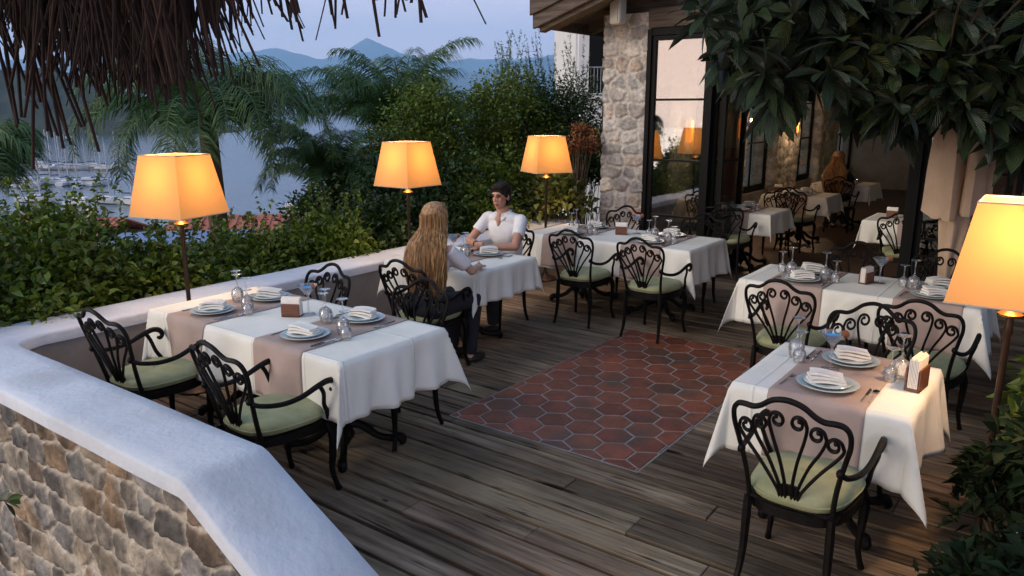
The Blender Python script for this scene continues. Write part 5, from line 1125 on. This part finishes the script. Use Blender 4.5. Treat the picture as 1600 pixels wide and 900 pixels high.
for p in tips:
    ax = Vector((rs.uniform(-.5, .5), rs.uniform(-.6, .3), rs.uniform(-.5, .6))).normalized(); n = rs.randint(8, 12); a0 = rs.uniform(0, 6)
    e1 = ax.orthogonal().normalized(); e2 = ax.cross(e1)
    for k in range(n):
        a = a0 + k * 2.4; op = .45 + .75 * (k / n); d = (ax * math.cos(op * 1.2) + (e1 * math.cos(a) + e2 * math.sin(a)) * math.sin(op * 1.2)).normalized(); d = (d + Vector((0, 0, -.25))).normalized()
        P.append(p - ax * .02 * k * .3); D.append(d); Ls.append(rs.uniform(.15, .26)); Ws.append(rs.uniform(.062, .095))
V, F = leaves(np.array([list(q) for q in P]), np.array([list(q) for q in D]), np.array(Ls), np.array(Ws), .28, rs=nr, segs=5)
o = npmesh('crown', V, F, M['leafL'], lt, True)
# veins of the big leaves
t_ = M['leafL'].node_tree; uvl = o.data.uv_layers.new(name='leafuv'); k = 18; nq = len(P)
vi = np.empty(len(o.data.loops), np.int32); o.data.loops.foreach_get('vertex_index', vi); loc = vi % k; uu = (loc // 3) / 5.0; vv = np.where(loc % 3 == 1, 0.0, 1.0); uvl.data.foreach_set('uv', np.stack([uu, vv], 1).astype(np.float32).ravel())
un_ = N(t_, 'ShaderNodeUVMap', uv_map='leafuv'); sx = N(t_, 'ShaderNodeSeparateXYZ'); t_.links.new(un_.outputs[0], sx.inputs[0]); ma = N(t_, 'ShaderNodeMath', operation='MULTIPLY_ADD'); ma.inputs[1].default_value = .28; t_.links.new(sx.outputs[1], ma.inputs[0])
m0 = N(t_, 'ShaderNodeMath', operation='MULTIPLY'); m0.inputs[1].default_value = -1; t_.links.new(sx.outputs[0], m0.inputs[0]); t_.links.new(m0.outputs[0], ma.inputs[2]); m1 = N(t_, 'ShaderNodeMath', operation='MULTIPLY'); m1.inputs[1].default_value = 70; t_.links.new(ma.outputs[0], m1.inputs[0]); m2 = N(t_, 'ShaderNodeMath', operation='SINE'); t_.links.new(m1.outputs[0], m2.inputs[0])
bpn = N(t_, 'ShaderNodeBump', i_Strength=.7, i_Distance=.01); t_.links.new(m2.outputs[0], bpn.inputs['Height']); t_.links.new(bpn.outputs[0], t_.nodes['Principled BSDF'].inputs['Normal'])
# second darker tree behind and above, filling the top right corner
p = atY(1560, 40, 8.6)
# garden plants at the right
GP = 'plants in the garden bed at the right'
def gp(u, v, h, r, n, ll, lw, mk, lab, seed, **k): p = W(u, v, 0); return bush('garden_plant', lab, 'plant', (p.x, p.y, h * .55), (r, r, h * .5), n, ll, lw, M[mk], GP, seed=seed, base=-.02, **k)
gp(.15, 4.75, .78, .33, 700, .10, .05, 'leafA', 'light green leafy plant beside the parasol table chair, behind the front right lamp', 401, clumps=18)
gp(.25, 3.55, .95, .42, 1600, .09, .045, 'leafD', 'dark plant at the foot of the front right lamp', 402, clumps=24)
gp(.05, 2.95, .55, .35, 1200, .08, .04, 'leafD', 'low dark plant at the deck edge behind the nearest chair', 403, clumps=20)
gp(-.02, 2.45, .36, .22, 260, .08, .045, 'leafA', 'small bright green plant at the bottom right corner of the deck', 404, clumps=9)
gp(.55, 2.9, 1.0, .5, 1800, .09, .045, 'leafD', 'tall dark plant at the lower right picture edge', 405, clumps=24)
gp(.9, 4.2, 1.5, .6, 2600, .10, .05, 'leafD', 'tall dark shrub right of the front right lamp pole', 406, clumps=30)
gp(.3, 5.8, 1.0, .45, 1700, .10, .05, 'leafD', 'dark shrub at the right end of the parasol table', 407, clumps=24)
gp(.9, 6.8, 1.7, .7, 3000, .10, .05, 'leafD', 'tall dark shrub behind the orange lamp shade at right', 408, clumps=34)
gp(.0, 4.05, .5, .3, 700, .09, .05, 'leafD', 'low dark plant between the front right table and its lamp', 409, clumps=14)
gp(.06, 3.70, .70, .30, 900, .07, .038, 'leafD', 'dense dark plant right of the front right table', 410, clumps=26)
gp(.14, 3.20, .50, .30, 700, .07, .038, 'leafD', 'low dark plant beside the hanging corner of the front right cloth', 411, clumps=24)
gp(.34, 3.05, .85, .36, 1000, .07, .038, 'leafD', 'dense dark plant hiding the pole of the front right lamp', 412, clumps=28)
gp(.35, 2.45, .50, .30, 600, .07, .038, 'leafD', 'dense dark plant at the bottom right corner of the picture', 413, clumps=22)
# white flowers on stems by the lamp
fl = thing('white_flower', 'small white flowers on a thin stem in the dark plants behind the front right table', 'flower', W(-.02, 3.35, 0))
b = MB(); b.tube(cr([(0, 0, 0), (.03, .02, .25), (.02, 0, .45)], 4), .004, 5); b.build('stem', M['leafB'], fl)
b = MB()
for k in range(9):
    c = Vector((rs.uniform(-.05, .06), rs.uniform(-.04, .04), .42 + rs.uniform(-.05, .06)))
    for j in range(5): a = j * 1.256; b.ell(c + Vector((math.cos(a) * .010, math.sin(a) * .010, 0)), .009, .006, .003, 6, 4, rot=Matrix.Rotation(a, 3, 'Z'))
b.build('petals', M['white'], fl)
# twig in front of the stone wall at the lower left
p = atY(-25, 805, 1.75); tw = thing('leafy_twig', 'dark twig with a few small leaves before the stone wall at lower left', 'twig', p)
b = MB(); b.tube(cr([(-.25, 0, -.1), (-.1, .0, -.02), (.02, .01, .03), (.065, .01, .035)], 4), [.006, .003, .0015], 5); b.build('stem', M['bark'], tw)
P = np.array([(.0, 0, .02), (.02, .01, .028), (.03, .01, .03), (.045, .01, .035), (.055, .01, .035), (.06, .01, .035), (.05, .01, .03)]); D = unit(np.array([(.2, .1, 1.), (.3, -.2, -1), (.7, .3, .8), (.9, .1, -.5), (1, .1, .4), (1, -.4, .1), (.4, .2, -1)]))
V, F = leaves(P, D, np.full(7, .045), np.full(7, .020), .1, rs=nr, segs=4); npmesh('leaf_spray', V, F, M['leafB'], tw, True)

# ================================================================== THATCH over the camera
th = thing('thatched_canopy', 'dark reed thatch canopy with ragged hanging fringe at the top left', 'thatched canopy', (0, 0, 0))
rs = random.Random(4); b = MB()
def edge(s): return Vector((-2.75 + 2.35 * s, 2.75 - .75 * s - .35 * s * s, 2.42 + .10 * s))
def strand(p, L, wd, lean, dirv):
    n = 5; V = []; sway = rs.uniform(-.05, .05)
    for i in range(n + 1):
        k = i / n; c = p + Vector((lean[0] * k + sway * k * k, lean[1] * k, -L * k)); ww = wd * (1 - .35 * k); V += [c - dirv * ww / 2, c + Vector((0, -wd * .25, 0)), c + dirv * ww / 2]
    b.add(V, [(3 * i + j, 3 * i + j + 1, 3 * i + j + 4, 3 * i + j + 3) for i in range(n) for j in range(2)])
def env(px): return np.interp(px, [-60, 0, 40, 75, 110, 150, 200, 250, 290, 325, 345, 375, 420, 500, 560, 700, 760], [66, 52, 46, 40, 60, 92, 126, 138, 130, 90, 40, 46, 42, 38, 28, 16, 6])
for layer in range(3):
    for i in range(520):
        s = rs.random() * .92 if i < 470 else rs.uniform(.62, 1.14); e = edge(s); e = e + Vector((0, rs.uniform(-.16, .16) + layer * .10, .02)); px = 800 + 1200 * e.x / e.y
        tgt = env(px) + rs.gauss(0, 17) + (rs.random() < .10) * rs.uniform(5, 38); zb = 2.05 + (170 - tgt) / 1200 * e.y * 1.0
        L = e.z - zb
        if px > 345: L = max(L, 0) if rs.random() < .42 else 0
        if L < .05: continue
        if L > .08: strand(e, L, rs.uniform(.004, .013), (rs.gauss(0, .09) * L * 2, 0), Vector((1, rs.uniform(-.5, .5), 0)).normalized())
for s, L in ((.60, .52), (.635, .42), (.615, .50), (.59, .56), (.67, .52), (.545, .50), (.655, .60), (.56, .50), (.575, .42), (.52, .38), (.68, .42)):   # the long stragglers
    for k in range(3): strand(edge(s + .004 * k), L * rs.uniform(.85, 1.05) * .95, .013, (rs.choice((-.12, -.05, .06, .12)), 0), Vector((1, .2, 0)).normalized())
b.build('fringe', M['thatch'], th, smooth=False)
b = MB(); n = 26
for i in range(n + 1):
    e = edge(-.25 + 1.5 * i / n); V = [(e.x, e.y + .22, 2.40), (e.x, e.y + .26, 2.46), (e.x - .3, e.y - 1.2, 3.0), (e.x - .5, e.y - 2.6, 3.45), (e.x - .5, e.y - 2.6, 3.38), (e.x - .3, e.y - 1.2, 2.93), (e.x, e.y + .02, 2.40)]
    b.v += [tuple(Vector(q) + Vector((0, 0, .10 * (-.25 + 1.5 * i / n)))) for q in V]
for i in range(n):
    for j in range(7): b.f.append((i * 7 + j, i * 7 + (j + 1) % 7, (i + 1) * 7 + (j + 1) % 7, (i + 1) * 7 + j))
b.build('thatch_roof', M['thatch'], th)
b = MB(); b.tube([(-2.6, 1.2, -1.3), (-2.6, 1.2, 2.95)], .06, 10); b.build('post', M['bark'], th)
